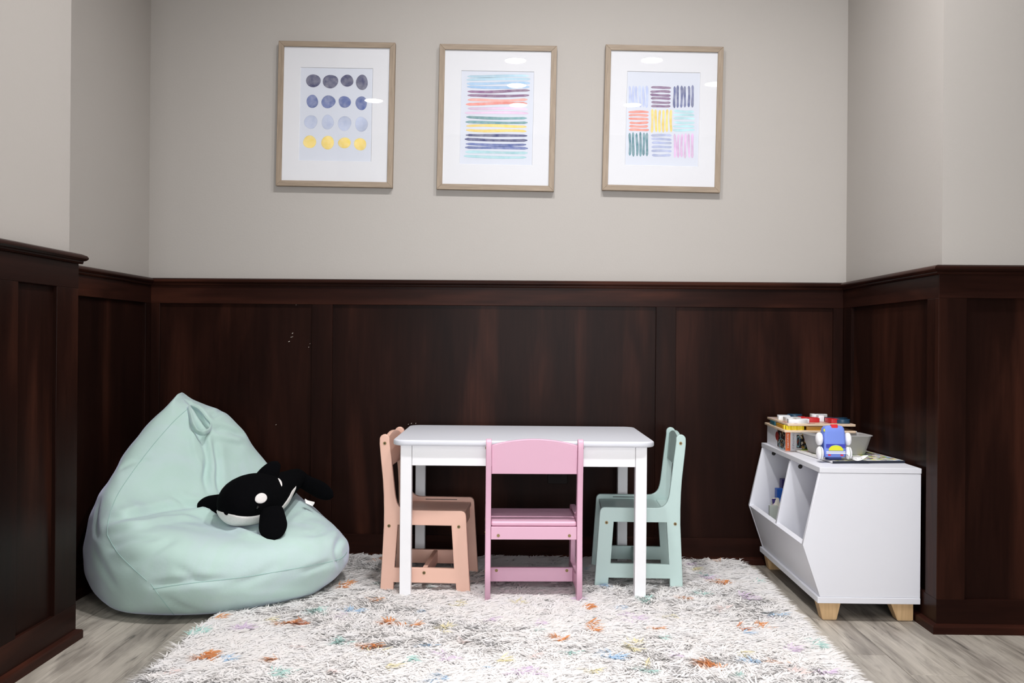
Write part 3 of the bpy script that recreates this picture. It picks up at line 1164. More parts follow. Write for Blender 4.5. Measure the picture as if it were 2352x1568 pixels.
# ================================================================== THINGS ON THE SHELF
# --- printed box (boxed set) ----------------------------------------------------
bp = P(1804, 1035, z=SZT)
BX0, BX1, BY0, BY1, BH = 0.843, 1.075, -0.294, -0.045, 0.0655
pz = empty('puzzle_box', (BX0, BY0, SZT), 0, 'white cardboard game box with orange spine stripe and photo panels under the wooden puzzles', 'box')
CARD = plain('white_card', (226, 226, 232), 0.5, 0.02)
box('box_body', 0, BX1 - BX0, 0, BY1 - BY0, 0, BH, CARD, pz, 0.001)
ART = m_print('printed_photo', [(0, (22, 20, 26)), (0.30, (48, 38, 34)), (0.48, (96, 62, 44)), (0.58, (30, 40, 78)), (0.66, (200, 160, 70)), (0.74, (150, 60, 40)),
                                (0.82, (130, 168, 190)), (0.90, (226, 216, 200))], 190, 0.9)
ART2 = m_print('printed_photo_soft', [(0.25, (26, 16, 22)), (0.42, (104, 44, 28)), (0.52, (150, 120, 100)), (0.6, (120, 150, 140)), (0.75, (40, 26, 30))], 22, 1.4, kind='noise')
ORG = plain('orange_print', (222, 104, 48), 0.5, 0.03)
REDP = plain('red_print', (158, 52, 44), 0.5, 0.05)
CYAN = plain('pale_cyan_print', (150, 200, 214), 0.5, 0.03)
e = 0.0004
box('orange_stripe', 0.0, 0.0158, -e, 0.0002, 0, BH, ORG, pz, 0)
box('photo_panel', 0.036, 0.062, -e, 0.0002, 0.009, 0.052, ART, pz, 0)
box('photo_panel', 0.054, 0.086, -e * 1.2, 0.0002, 0.006, 0.058, ART, pz, 0)
box('photo_panel', 0.0862, 0.16, -e, 0.0002, 0.006, 0.060, ART2, pz, 0)
box('photo_panel', -e, 0.0002, 0.004, 0.105, 0.003, 0.062, ART, pz, 0)
GREYINK = plain('grey_ink', (118, 122, 138), 0.6)
WHITEINK = plain('white_ink', (244, 240, 234), 0.6)
t = link('lettering', text_mesh('EYEWITNESS', 0.0098), GREYINK, pz)
t.rotation_euler = (PI / 2, PI / 2, 0)
t.location = (0.0245, -0.0006, 0.033)
t = link('lettering', text_mesh('Sorrel # 00914', 0.0075), WHITEINK, pz)
t.rotation_euler = (PI / 2, PI / 2, 0)
t.location = (0.0078, -0.0007, 0.032)


def disc_x(name, yc, zc, ry, rz_, mat, parent, xo=-0.0007, ring=None, axis='x'):
    """thin printed disc or ring on a -x (or -y) face"""
    n = 24
    vs, fs = [], []
    r0 = ring or 0.0
    for k in range(n):
        a = 2 * PI * k / n
        for rr in (1.0, r0):
            if axis == 'x':
                vs.append((xo, yc + ry * rr * math.cos(a), zc + rz_ * rr * math.sin(a)))
            else:
                vs.append((yc + ry * rr * math.cos(a), xo, zc + rz_ * rr * math.sin(a)))
    for k in range(n):
        j = (k + 1) % n
        fs.append((2 * k, 2 * j, 2 * j + 1, 2 * k + 1))
    return link(name, mesh(name, vs, fs), mat, parent)


disc_x('red_badge', 0.108, 0.038, 0.022, 0.015, REDP, pz)
disc_x('round_emblem', 0.045, 0.018, 0.040, 0.017, CYAN, pz, ring=0.86)
disc_x('round_emblem', 0.041, 0.030, 0.0055, 0.019, CYAN, pz, -0.0008, 0.8, 'y')

# --- wooden puzzle boards --------------------------------------------------------
def board(name, z, x0, x1, y0, y1, rot, label):
    r = empty(name, ((x0 + x1) / 2, (y0 + y1) / 2, z), rot, label, 'puzzle', 'wooden puzzle boards stacked on the game box')
    b = link('base_board', plate_mesh([rrect(-(x1 - x0) / 2, (x1 - x0) / 2, -(y1 - y0) / 2, (y1 - y0) / 2, 0.004, 3)], 0.0068, 0.0008), PLY, r)
    b.location = (0, 0, 0.0034)
    return r


def piece(kind, sx, sy, h, mat, parent, x, y, z, rz=0.0):
    if kind == 'wave':
        pts = []
        n = 24
        pts = [(-sx / 2 + sx * i / n, -sy / 2 + 0.0018 * math.cos(6 * PI * i / n)) for i in range(n + 1)]
        pts += [(sx / 2, sy / 2), (-sx / 2, sy / 2)]
    elif kind == 'L':
        pts = [(-sx / 2, -sy / 2), (sx / 2, -sy / 2), (sx / 2, -sy / 8), (-sx / 8, -sy / 8), (-sx / 8, sy / 2), (-sx / 2, sy / 2)]
    elif kind == 'T':
        pts = [(-sx / 2, -sy / 2), (-sx / 5, -sy / 2), (-sx / 5, 0), (sx / 2, 0), (sx / 2, sy / 3), (-sx / 5, sy / 3), (-sx / 5, sy / 2), (-sx / 2, sy / 2)]
    elif kind == 'hex':
        pts = [(sx / 2 * math.cos(PI / 3 * i), sy / 2 * math.sin(PI / 3 * i)) for i in range(6)]
    else:
        pts = rrect(-sx / 2, sx / 2, -sy / 2, sy / 2, min(sx, sy) * 0.12, 3)
    o = link('puzzle_piece', plate_mesh([pts], h, 0.0008), mat, parent)
    o.location = (x, y, z + h / 2)
    o.rotation_euler = (0, 0, rz)
    return o


PWHITE = plain('white_piece', (236, 238, 242), 0.4, 0.01)
PRED = plain('red_piece', (188, 34, 40), 0.4, 0.05)
PBLUE = plain('petrol_piece', (30, 66, 92), 0.4, 0.06)
PYEL = plain('yellow_piece', (226, 204, 40), 0.45, 0.04)
PAMB = plain('amber_piece', (190, 140, 30), 0.45, 0.06)
TEALP = plain('teal_piece', (28, 84, 98), 0.45, 0.06)
zb = SZT + BH + 0.0005
lb = board('wooden_puzzle', zb, 0.826, 1.052, -0.372, -0.055, math.radians(-2), 'lower wooden puzzle board with yellow and teal pieces resting on the game box')
PUZZ_H = 0.0135
zz = 0.0068
piece('wave', 0.056, 0.022, PUZZ_H, PYEL, lb, -0.076, -0.136, zz)
piece('sq', 0.078, 0.018, PUZZ_H * 0.9, PAMB, lb, -0.002, -0.138, zz)
piece('sq', 0.018, 0.10, PUZZ_H * 0.9, PAMB, lb, -0.098, -0.052, zz)
piece('sq', 0.020, 0.012, PUZZ_H, PYEL, lb, -0.098, -0.118, zz)
piece('sq', 0.018, 0.075, PUZZ_H, TEALP, lb, -0.099, 0.055, zz)
piece('sq', 0.09, 0.06, PUZZ_H, PAMB, lb, 0.02, 0.05, zz)
ub = board('wooden_puzzle', zb + 0.0068 + PUZZ_H + 0.0003, 0.834, 1.050, -0.366, -0.07, math.radians(-1), 'upper wooden puzzle board topped with chunky white, red and blue pieces')
FACE = m_print('puzzle_face', [(0, (214, 190, 164)), (0.42, (222, 206, 186)), (0.6, (150, 70, 84)), (0.68, (196, 170, 200)), (0.78, (206, 184, 158))], 45, 0.6)
fp = box('printed_face', -0.104, 0.104, -0.143, 0.143, 0.0066, 0.0071, FACE, ub, 0)
zz = 0.0071
piece('T', 0.050, 0.058, 0.0135, PWHITE, ub, -0.064, -0.046, zz, 0.12)
piece('L', 0.058, 0.030, 0.0135, PWHITE, ub, -0.072, -0.126, zz, 0.0)
piece('sq', 0.036, 0.024, 0.0138, PWHITE, ub, -0.052, -0.116, zz, 0.1)
piece('sq', 0.040, 0.06, 0.0135, PWHITE, ub, -0.077, 0.035, zz, -0.15)
piece('hex', 0.056, 0.050, 0.0145, PBLUE, ub, -0.028, 0.085, zz, 0.2)
piece('L', 0.062, 0.040, 0.0135, PRED, ub, -0.012, -0.020, zz, -0.2)
piece('sq', 0.036, 0.022, 0.014, PRED, ub, -0.008, -0.075, zz, 0.05)
piece('T', 0.052, 0.050, 0.020, PWHITE, ub, 0.038, 0.02, zz, 0.0)
piece('sq', 0.018, 0.03, 0.020, PWHITE, ub, 0.026, -0.035, zz, 0.0)
piece('sq', 0.028, 0.06, 0.0135, PRED, ub, 0.050, -0.085, zz, 0.1)
piece('L', 0.060, 0.045, 0.0135, PBLUE, ub, 0.076, -0.035, zz, 0.5)
piece('hex', 0.052, 0.044, 0.013, PBLUE, ub, 0.078, -0.105, zz, 0.15)

# --- flat picture board under the basket ------------------------------------------
pb = empty('picture_board', (0, 0, SZT), 0, 'thin board book with busy illustrated cover lying flat on the shelf, navy spine forward', 'book')
p0, p1, p2, p3 = P(1828, 1037.5, z=SZT), P(1912, 1064.5, z=SZT), P(2078, 1063.5, z=SZT), P(2002, 1042.5, z=SZT)
p3 = p2 + (p0 - p1) * 0.92
quad = [p0, p1, p2, p3]


def slab(name, q, z0, z1, mat, parent):
    vs = [(p.x, p.y, z0) for p in q] + [(p.x, p.y, z1) for p in q]
    return link(name, mesh(name, vs, [(3, 2, 1, 0), (4, 5, 6, 7), (0, 1, 5, 4), (1, 2, 6, 5), (2, 3, 7, 6), (3, 0, 4, 7)][:6]), mat, parent)


def inset(q, f):
    c = sum(q, Vector()) / 4
    return [c + (p - c) * f for p in q]


NAVY = plain('navy_binding', (26, 32, 48), 0.5, 0.05)
slab('page_block', quad, 0.0012, 0.0062, plain('board_pages', (232, 230, 228), 0.7), pb)
slab('back_cover', inset(quad, 1.006), 0.0002, 0.0012, NAVY, pb)
COMIC = m_print('comic_cover', [(0, (236, 234, 228)), (0.40, (206, 204, 190)), (0.50, (52, 50, 84)), (0.56, (226, 222, 120)), (0.64, (200, 160, 150)), (0.70, (120, 150, 196)),
                                (0.78, (232, 230, 226)), (0.86, (110, 90, 80)), (0.92, (150, 190, 120))], 75, 1.2)
slab('front_cover', quad, 0.0062, 0.0072, plain('cover_board', (226, 224, 220), 0.5), pb)
slab('cover_picture', inset(quad, 0.95), 0.0072, 0.0075, COMIC, pb)
sp = [p1 + Vector((0, -0.0012, 0)), p2 + Vector((0, -0.0012, 0)), p2 + Vector((0, 0.002, 0)), p1 + Vector((0, 0.002, 0))]
slab('spine', sp, 0.0, 0.0076, NAVY, pb)
grn = [P(1838, 1033, z=SZT + .0076), P(1900, 1037, z=SZT + .0076), P(1900, 1033.5, z=SZT + .0076), P(1850, 1029.5, z=SZT + .0076)]
gq = [Vector((g.x, g.y, 0)) for g in grn]
slab('green_shape', gq, 0.0074, 0.0078, plain('leaf_green_print', (140, 186, 50), 0.5), pb)
ZPB = SZT + 0.0078

# --- grey basket ------------------------------------------------------------------
def ring_rect(x0, x1, y0, y1, r, n=5):
    return rrect(x0, x1, y0, y1, r, n)


bk = empty('storage_bin', (0.968, -0.425, ZPB), math.radians(4), 'small tapered grey plastic bin standing behind the toy car', 'bin')
GREYP = plain('grey_plastic', (158, 156, 156), 0.45, 0.02)
bm = bmesh.new()
prof = [(0.074, 0.048, 0.000, 0.022), (0.0785, 0.0515, 0.002, 0.024), (0.0925, 0.0605, 0.056, 0.022), (0.0965, 0.0645, 0.0575, 0.023), (0.0965, 0.0645, 0.0605, 0.023),
        (0.0915, 0.0595, 0.0605, 0.021), (0.0905, 0.0585, 0.0570, 0.021), (0.0765, 0.0495, 0.004, 0.022), (0.070, 0.044, 0.003, 0.020)]
rings = []
for (hx, hy, z, r) in prof:
    rings.append([bm.verts.new((a, b, z)) for a, b in ring_rect(-hx, hx, -hy, hy, r)])
for a, b in zip(rings[:-1], rings[1:]):
    n = len(a)
    for k in range(n):
        bm.faces.new((a[k], a[(k + 1) % n], b[(k + 1) % n], b[k]))
bm.faces.new(rings[0][::-1])
bm.faces.new(rings[-1])
bmesh.ops.recalc_face_normals(bm, faces=bm.faces)
from_bm('bin_shell', bm, GREYP, bk, True)

# --- blue plush car standing on its bumper -----------------------------------------
cp = P(1920, 1057, y=-0.60)
car = empty('toy_car', (0.9035, -0.605, ZPB), 0, 'blue fabric toy car tipped upright on its bumper with fat white wheels', 'toy', rot=(math.radians(-6), 0, 0))
CBLUE = plain('blue_fabric', (112, 136, 214), 0.85, 0.06, 0.3, 500)
CNAVY = plain('deep_blue_fabric', (58, 62, 168), 0.85, 0.05, 0.3, 500)
CDARK = plain('dark_blue_fabric', (44, 56, 110), 0.85, 0.05, 0.3, 500)
CLIME = plain('lime_fabric', (212, 212, 48), 0.8, 0.04, 0.2, 500)
CGRN = plain('pale_green_fabric', (170, 214, 150), 0.8, 0.04, 0.2, 500)
CWHT = plain('white_felt', (236, 236, 240), 0.8, 0.02)
CRED = plain('red_fabric', (210, 36, 50), 0.8, 0.05, 0.2, 400)
HW, HD, HH = 0.031, 0.024, 0.098
bm = bmesh.new()
lv = [(0.007, 0.86, 0.80), (0.010, 0.95, 0.92), (0.018, 1.0, 1.0), (0.05, 1.0, 1.0), (0.08, 0.985, 0.98), (0.092, 0.93, 0.90), (0.0985, 0.78, 0.70), (0.1005, 0.55, 0.45)]
rings = []
for (z, fx, fy) in lv:
    rings.append([bm.verts.new((a, b, z)) for a, b in rrect(-HW * fx, HW * fx, -HD * fy, HD * fy, 0.008 * min(fx, fy), 4)])
for a, b in zip(rings[:-1], rings[1:]):
    n = len(a)
    for k in range(n):
        bm.faces.new((a[k], a[(k + 1) % n], b[(k + 1) % n], b[k]))
bm.faces.new(rings[0][::-1])
bm.faces.new(rings[-1])
bmesh.ops.recalc_face_normals(bm, faces=bm.faces)
from_bm('body', bm, CBLUE, car, True)
box('base_patch', -0.019, 0.019, -0.018, 0.018, 0.0, 0.0085, CDARK, car, 0.002)
yf = -HD - 0.0004


def patch(name, pts, mat, y=None, parent=None, th=0.001):
    me = plate_mesh([pts], th, 0.0003)
    o = link(name, me, mat, parent or car)
    o.rotation_euler = (PI / 2, 0, 0)
    o.location = (0, (yf if y is None else y), 0)
    return o


patch('hood_band', rrect(-0.0275, 0.0295, 0.0345, 0.0455, 0.001, 2), CNAVY, yf - 0.0002)
arcp = arc(0.001, 0.0265, 0.0215, 0, 180, 18)
patch('windscreen', [(x_, 0.0265 + (z_ - 0.0265) * 0.76) for x_, z_ in arcp], CLIME, yf - 0.0007)
patch('windscreen_tint', [(x_, 0.0265 + (z_ - 0.0265) * 0.76) for x_, z_ in arcp if z_ > 0.0265 + 0.0138 / 0.76 * 0.98][0:] or [(0, 0.04), (0.01, 0.04), (0, 0.042)], CGRN, yf - 0.0012)
patch('bumper_stripe', rrect(-0.0275, 0.0285, 0.0222, 0.0245, 0.0008, 2), CWHT, yf - 0.0006)
patch('bumper_stripe', rrect(-0.0275, 0.0285, 0.0176, 0.0206, 0.0008, 2), CWHT, yf - 0.0006)
for s in (-1, 1):
    patch('tail_lamp', [(s * 0.018 + a, 0.0135 + b) for a, b in [(0.0048 * math.cos(k * PI / 8), 0.0022 * math.sin(k * PI / 8)) for k in range(16)]], CRED, yf + 0.0004)
patch('side_window', [(-HW - 0.0002 + a, b) for a, b in rrect(-0.001, 0.0028, 0.082, 0.090, 0.001, 2)], CLIME, -0.019, th=0.004)
bm = bmesh.new()
bm_box(bm, -0.0095, 0.0095, -0.021, -0.004, 0.0905, 0.1035, 0.002, 2)
from_bm('tag_loop', bm, CRED, car)
CWHEEL = plain('white_plush_wheel', (238, 237, 240), 0.8, 0.02)
CSTR = plain('grey_green_band', (138, 146, 136), 0.8, 0.03)
for s in (-1, 1):
    for (zc, yc, stripe) in ((0.0605, -0.006, False), (0.0195, -0.010, True)):
        n, k = 24, 10
        bm = bmesh.new()
        bmesh.ops.create_uvsphere(bm, u_segments=24, v_segments=14, radius=1.0)
        for v in bm.verts:
            x_, y_, z_ = v.co
            sq = lambda t, p: math.copysign(abs(t) ** p, t)
            v.co = (0.0102 * sq(z_, 0.8), 0.0185 * y_, 0.0195 * x_)
        wl = from_bm('wheel', bm, CWHEEL, car, True)
        wl.location = (s * (HW + 0.0105), yc, zc)
        if stripe:
            pts = [(0, 0.0187 * math.cos(2 * PI * i / 28), 0.0197 * math.sin(2 * PI * i / 28)) for i in range(28)]
            tube('wheel_band', pts, 0.0012, CSTR, wl, 6, True, flat=(0.0013, 0.0006))

# --- curled paper scrap by the car -------------------------------------------------
pp = []
n, mth = 16, 5
o0 = P(1944, 1048, y=-0.600)
for i in range(n + 1):
    t = i / n
    for j in range(mth + 1):
        sj = j / mth
        xx = 0.934 + 0.060 * t
        zz = ZPB + 0.0008 + 0.020 * (abs(t - 0.52) / 0.52) ** 2 * (1 - 0.25 * sj) + 0.010 * sj * (1 - abs(2 * t - 1)) * (1.0 if t > 0.3 else t / 0.3)
        pp.append((xx, -0.640 + 0.038 * sj + 0.006 * math.sin(3 * t), zz))
ff = [(i * (mth + 1) + j, i * (mth + 1) + j + 1, (i + 1) * (mth + 1) + j + 1, (i + 1) * (mth + 1) + j) for i in range(n) for j in range(mth)]
me = mesh('paper_scrap', pp, ff)
ps = link('paper_scrap', me, plain('white_paper', (236, 236, 236), 0.8, 0.01), None, True)
md = ps.modifiers.new('solid', 'SOLIDIFY')
md.thickness = 0.0003
tag(ps, 'curled white paper label lying on the board book beside the toy car', 'paper')
ink = plain('label_ink', (60, 60, 84), 0.7)
vs, fs = [], []
rg = random.Random(4)
for k in range(22):
    t = rg.uniform(0.25, 0.85)
    sj = rg.uniform(0.25, 0.85)
    i, j = min(int(t * n), n - 1), min(int(sj * mth), mth - 1)
    p = Vector(pp[i * (mth + 1) + j])
    qx = Vector(pp[(i + 1) * (mth + 1) + j]) - p
    qy = Vector(pp[i * (mth + 1) + j + 1]) - p
    nn = qx.cross(qy).normalized() * 0.0005
    b = len(vs)
    a0, b0 = rg.uniform(0, .5), rg.uniform(0, .6)
    for (aa, bb) in ((a0, b0), (a0 + .5, b0), (a0 + .5, b0 + .25), (a0, b0 + .25)):
        vs.append(p + qx * aa + qy * bb + nn)
    fs.append((b, b + 1, b + 2, b + 3))
link('printed_text', mesh('printed_text', vs, fs), ink, ps)

# ================================================================== BEAN BAG (and the plush toy's spine, which dents it)
WH = Vector((-0.840, -0.545, 0.298))
hd = Vector((-0.50, -0.85, -0.15)).normalized()
lf = Vector((0.07, -0.06, 1)).cross(hd).normalized()
upv = hd.cross(lf).normalized()
# s towards tail | lateral half | up half | centre lift | side bend
SP = [(-.0985, .006, .006, -.012, 0), (-.094, .036, .030, -.010, 0), (-.078, .060, .050, -.006, 0), (-.045, .080, .066, -.001, 0), (0.0, .088, .073, 0, 0),
      (.045, .084, .070, -.001, 0), (.09, .070, .060, -.004, .002), (.13, .055, .050, -.004, -.004), (.17, .043, .041, .000, -.008), (.205, .034, .034, .003, -.014), (.235, .027, .026, .004, -.018), (.26, .016, .014, -.002, -.02)]
SPA = np.array(SP)


def wsamp(s):
    i = int(np.clip(np.searchsorted(SPA[:, 0], s) - 1, 0, len(SPA) - 2))
    f = (s - SPA[i, 0]) / (SPA[i + 1, 0] - SPA[i, 0])
    p0, p1, p2, p3 = SPA[max(i - 1, 0)], SPA[i], SPA[i + 1], SPA[min(i + 2, len(SPA) - 1)]
    m1 = (p2 - p0) / (p2[0] - p0[0]) * (p2[0] - p1[0])
    m2 = (p3 - p1) / (p3[0] - p1[0]) * (p2[0] - p1[0])
    h = (2 * f ** 3 - 3 * f ** 2 + 1) * p1 + (f ** 3 - 2 * f ** 2 + f) * m1 + (-2 * f ** 3 + 3 * f ** 2) * p2 + (f ** 3 - f ** 2) * m2
    return h[1], h[2], h[3], h[4]


def wpt(s, ph, off=0.0):
    a, b, cz, cl = wsamp(s)
    q = lf * ((a + off) * math.cos(ph) + cl) + upv * ((b + off) * math.sin(ph) + cz)
    return -hd * (s - (off if s < -0.07 else 0)) + q


def catmull(pts, n):
    pts = np.array(pts, float)
    k = len(pts)
    out = []
    for i in range(n):
        t = i / (n - 1) * (k - 1)
        j = min(int(t), k - 2)
        f = t - j
        p0, p1, p2, p3 = pts[max(j - 1, 0)], pts[j], pts[j + 1], pts[min(j + 2, k - 1)]
        out.append(0.5 * ((2 * p1) + (-p0 + p2) * f + (2 * p0 - 5 * p1 + 4 * p2 - p3) * f * f + (-p0 + 3 * p1 - 3 * p2 + p3) * f ** 3))
    return np.array(out)


BC = np.array([-0.940, -0.462, 0.0])
BA = np.array([0.66, -0.75, 0.0])
BA /= np.linalg.norm(BA)
BL = np.array([-BA[1], BA[0], 0.0])
# front u,w | back u,w | half width | side shift | roundness
RINGS = [(.270, .000, -.285, .000, .285, 0, 2.2),
         (.345, .022, -.345, .030, .345, 0, 2.2),
         (.378, .075, -.372, .110, .374, 0, 2.25),
         (.378, .135, -.375, .210, .376, 0, 2.25),
         (.345, .185, -.365, .300, .362, 0, 2.25),
         (.270, .214, -.350, .380, .335, .002, 2.2),
         (.165, .222, -.335, .440, .300, .004, 2.2),
         (.055, .238, -.318, .490, .262, .008, 2.2),
         (-.035, .290, -.302, .530, .222, .012, 2.2),
         (-.095, .370, -.290, .562, .180, .018, 2.2),
         (-.145, .450, -.280, .585, .142, .022, 2.3),
         (-.190, .525, -.270, .598, .108, .026, 2.5),
         (-.222, .572, -.258, .603, .078, .026, 2.8)]
NR, NA = 120, 168
R = catmull(RINGS, NR)
bv = []
for (fu, fw, bu, bw, hw, vc, ex) in R:
    cu_, cw_ = (fu + bu) / 2, (fw + bw) / 2
    du, dw = (fu - bu) / 2, (fw - bw) / 2
    for a in range(NA):
        th = 2 * PI * a / NA
        c_, s_ = math.cos(th), math.sin(th)
        p_ = 2.0 / ex
        cc = math.copysign(abs(c_) ** p_, c_)
        ss = math.copysign(abs(s_) ** p_, s_)
        uu, vv, ww = cu_ + du * cc, vc + hw * ss, cw_ + dw * cc
        bv.append(BC + BA * uu + BL * vv + np.array([0, 0, ww]))
bv = np.array(bv)
bf = [(i * NA + a, i * NA + (a + 1) % NA, (i + 1) * NA + (a + 1) % NA, (i + 1) * NA + a) for i in range(NR - 1) for a in range(NA)]
nb = len(bv)
bv = np.vstack([bv, bv[:NA].mean(0), bv[-NA:].mean(0) + BL * 0.0])
bf += [(nb, (a + 1) % NA, a) for a in range(NA)]
bf += [(nb + 1, (NR - 1) * NA + a, (NR - 1) * NA + (a + 1) % NA) for a in range(NA)]


def shape_bag(bv):
    """pull the sack's sides sideways to its slouched outline, height by height"""
    c = np.array(CAMPOS)
    X = bv - c
    dep = X @ np.array(_d)
    uu = 1176 + FPX * (X @ np.array(_r2)) / dep
    vv = 784 - FPX * (X @ np.array(_u2)) / dep
    vb = np.arange(900, 1440, 6.0)
    Lc, Rc = [], []
    for v in vb:
        m = np.abs(vv - v) < 7
        Lc.append(uu[m].min() if m.any() else np.nan)
        Rc.append(uu[m].max() if m.any() else np.nan)
    Lc, Rc = np.array(Lc), np.array(Rc)
    ok = ~np.isnan(Lc)
    Lt = np.interp(vb, *zip(*LEFT))
    Rt = np.interp(vb, *zip(*RIGHT))
    al, ar = Lt[ok] - Lc[ok], Rt[ok] - Rc[ok]
    ker = np.array([1, 2, 3, 2, 1]) / 9.0
    al = np.convolve(np.pad(al, 2, 'edge'), ker, 'valid')
    ar = np.convolve(np.pad(ar, 2, 'edge'), ker, 'valid')
    L_, R_ = np.interp(vv, vb[ok], Lc[ok]), np.interp(vv, vb[ok], Rc[ok])
    f = np.clip((uu - L_) / np.maximum(R_ - L_, 1), 0, 1)
    du = np.interp(vv, vb[ok], al) * (1 - f) + np.interp(vv, vb[ok], ar) * f
    b = bv.copy()
    b[:, 0] += du * dep / FPX
    return b


LEFT = [(905, 410), (910, 403), (920, 392), (937, 374), (981, 330), (1048, 276), (1106, 246), (1133, 227), (1186, 207), (1263, 192), (1312, 194), (1366, 215), (1408, 253), (1423, 292), (1434, 370)]
RIGHT = [(905, 420), (912, 432), (920, 446), (930, 470), (936, 498), (957, 533), (985, 561), (1018, 582), (1058, 613), (1106, 655), (1161, 720), (1198, 762), (1232, 797), (1253, 803),
         (1293, 797), (1320, 778), (1370, 724), (1389, 636), (1414, 533), (1434, 400)]


def normals(v, f):
    me = mesh('tmp', v, f)
    out = np.zeros(len(v) * 3)
    me.vertices.foreach_get('normal', out)
    bpy.data.meshes.remove(me)
    return out.reshape(-1, 3)


def cast(tree, u, v):
    d = (_d * FPX + _r2 * (u - 1176) - _u2 * (v - 784)).normalized()
    h = tree.ray_cast(CAMPOS, d)
    return h


def dens(poly, step=6):
    out = []
    for (a, b) in zip(poly[:-1], poly[1:]):
        n = max(1, int(math.hypot(b[0] - a[0], b[1] - a[1]) / step))
        out += [(a[0] + (b[0] - a[0]) * i / n, a[1] + (b[1] - a[1]) * i / n) for i in range(n)]
    out.append(poly[-1])
    return out


def smooth_poly(poly, n=40):
    return [tuple(p) for p in catmull(poly, n)]


# folds and puckers: (outline on the cloth, depth m, width m)   negative depth = ridge
FOLDS = [
    ([(446, 955), (456, 990), (472, 1020), (480, 1060), (472, 1095), (480, 1135)], .012, .013),
    ([(440, 1005), (452, 1050), (470, 1100)], -.004, .012),
    ([(490, 1010), (500, 1060), (500, 1110), (512, 1140)], .008, .014),
    ([(478, 1010), (486, 1060), (490, 1120)], -.005, .012),
    ([(250, 1192), (330, 1176), (400, 1164), (462, 1162), (510, 1176)], .011, .017),
    ([(256, 1212), (330, 1200), (400, 1190), (455, 1188)], -.007, .016),
    ([(395, 1140), (440, 1158), (500, 1166)], .007, .013),
    ([(270, 1080), (310, 1060), (350, 1060)], .003, .012),
    ([(250, 1260), (300, 1240), (360, 1238)], .004, .012),
    ([(300, 1300), (360, 1262), (400, 1240)], .004, .014),
    ([(405, 1300), (440, 1322), (470, 1335)], .003, .012),
    ([(350, 1345), (420, 1335), (520, 1330)], .004, .012),
    ([(790, 1225), (770, 1265), (780, 1300)], .008, .013),
    ([(770, 1200), (735, 1225), (700, 1230)], .004, .013),
    ([(760, 1290), (730, 1300), (690, 1315)], .004, .012),
    ([(438, 926), (450, 938), (462, 955), (480, 985)], .014, .012),
    ([(485, 955), (510, 945), (530, 950)], .006, .010),
    ([(490, 985), (520, 985), (560, 998)], .006, .011),
    ([(492, 1000), (530, 1008), (556, 1012)], -.004, .010),
    ([(600, 1110), (560, 1108), (520, 1120)], .004, .014),
    ([(215, 1250), (235, 1300), (270, 1350)], .004, .016),
    ([(230, 1150), (222, 1200), (228, 1240)], .004, .012),
    ([(380, 1370), (420, 1395), (470, 1410)], .003, .012),
    ([(640, 1290), (600, 1320), (540, 1340)], .003, .014),
    ([(440, 1158), (500, 1192), (548, 1216), (592, 1232)], -.009, .020),
    ([(670, 1200), (690, 1180), (712, 1172)], -.004, .014),
]
bv = shape_bag(bv)
bn = normals(bv, bf)
tree = BVHTree.FromPolygons([tuple(v) for v in bv], bf)
disp = np.zeros(len(bv))
for poly, dep, wid in FOLDS:
    pts = [cast(tree, u, v)[0] for (u, v) in smooth_poly(poly, 90)]
    pts = np.array([tuple(p) for p in pts if p is not None])
    if len(pts) < 2:
        continue
    d2 = np.full(len(bv), 9.0)
    tt = np.zeros(len(bv))
    for i, p in enumerate(pts):
        q2 = ((bv - p) ** 2).sum(1)
        m_ = q2 < d2
        d2[m_] = q2[m_]
        tt[m_] = i / (len(pts) - 1)
    env = np.clip(np.minimum(tt, 1 - tt) * 4 + 0.25, 0, 1)
    dep *= 2.1
    disp -= dep * env * np.exp(-d2 / wid ** 2) - 0.45 * dep * env * np.exp(-d2 / (2.4 * wid) ** 2)
# soft lumps of the filling
from mathutils import noise as mnoise
lump = np.array([mnoise.noise(Vector((p[0] * 6, p[1] * 6, p[2] * 6))) * 0.006 + mnoise.noise(Vector((p[0] * 17, p[1] * 17, p[2] * 17 + 4))) * 0.0028 for p in bv])
damp = np.clip(bv[:, 2] / 0.05, 0, 1)
bv = bv + bn * ((disp + lump) * damp)[:, None]
# dent under the plush toy
for s_ in np.linspace(-.095, .25, 60):
    a_, b_, cz_, cl_ = wsamp(s_)
    c_ = np.array(WH - hd * s_ + upv * cz_ + lf * cl_)
    d_ = np.hypot(bv[:, 0] - c_[0], bv[:, 1] - c_[1]) / (a_ + 0.003)
    lim = c_[2] - (b_ + 0.003) * np.sqrt(np.clip(1 - d_ ** 2, 0, 1))
    m_ = (d_ < 1) & (bv[:, 2] > lim) & (bv[:, 2] < c_[2] + 0.035)
    bv[m_, 2] = lim[m_]
bv[:, 2] = np.maximum(bv[:, 2], 0.0)
bag = empty('bean_bag', (BC[0], BC[1], 0), 0, 'mint green velour bean bag chair slumped in the left corner of the alcove', 'bean bag')
bme = mesh('sack', bv - np.array([BC[0], BC[1], 0]), bf)
sack = link('sack', bme, BAG, bag, True)
tree = BVHTree.FromPolygons([tuple(v) for v in bv], bf)
bagT = tree


SEAM = plain('mint_stitching', (150, 182, 176), 0.9)


def seam(poly, r=0.0011, lift=0.0):
    pts = []
    for (u, v) in smooth_poly(poly, 60):
        h = cast(bagT, u, v)
        if h[0] is not None:
            pts.append(h[0] + h[1] * lift - Vector((BC[0], BC[1], 0)))
    if len(pts) > 2:
        return tube('seam', pts, r, SEAM, bag, 6)


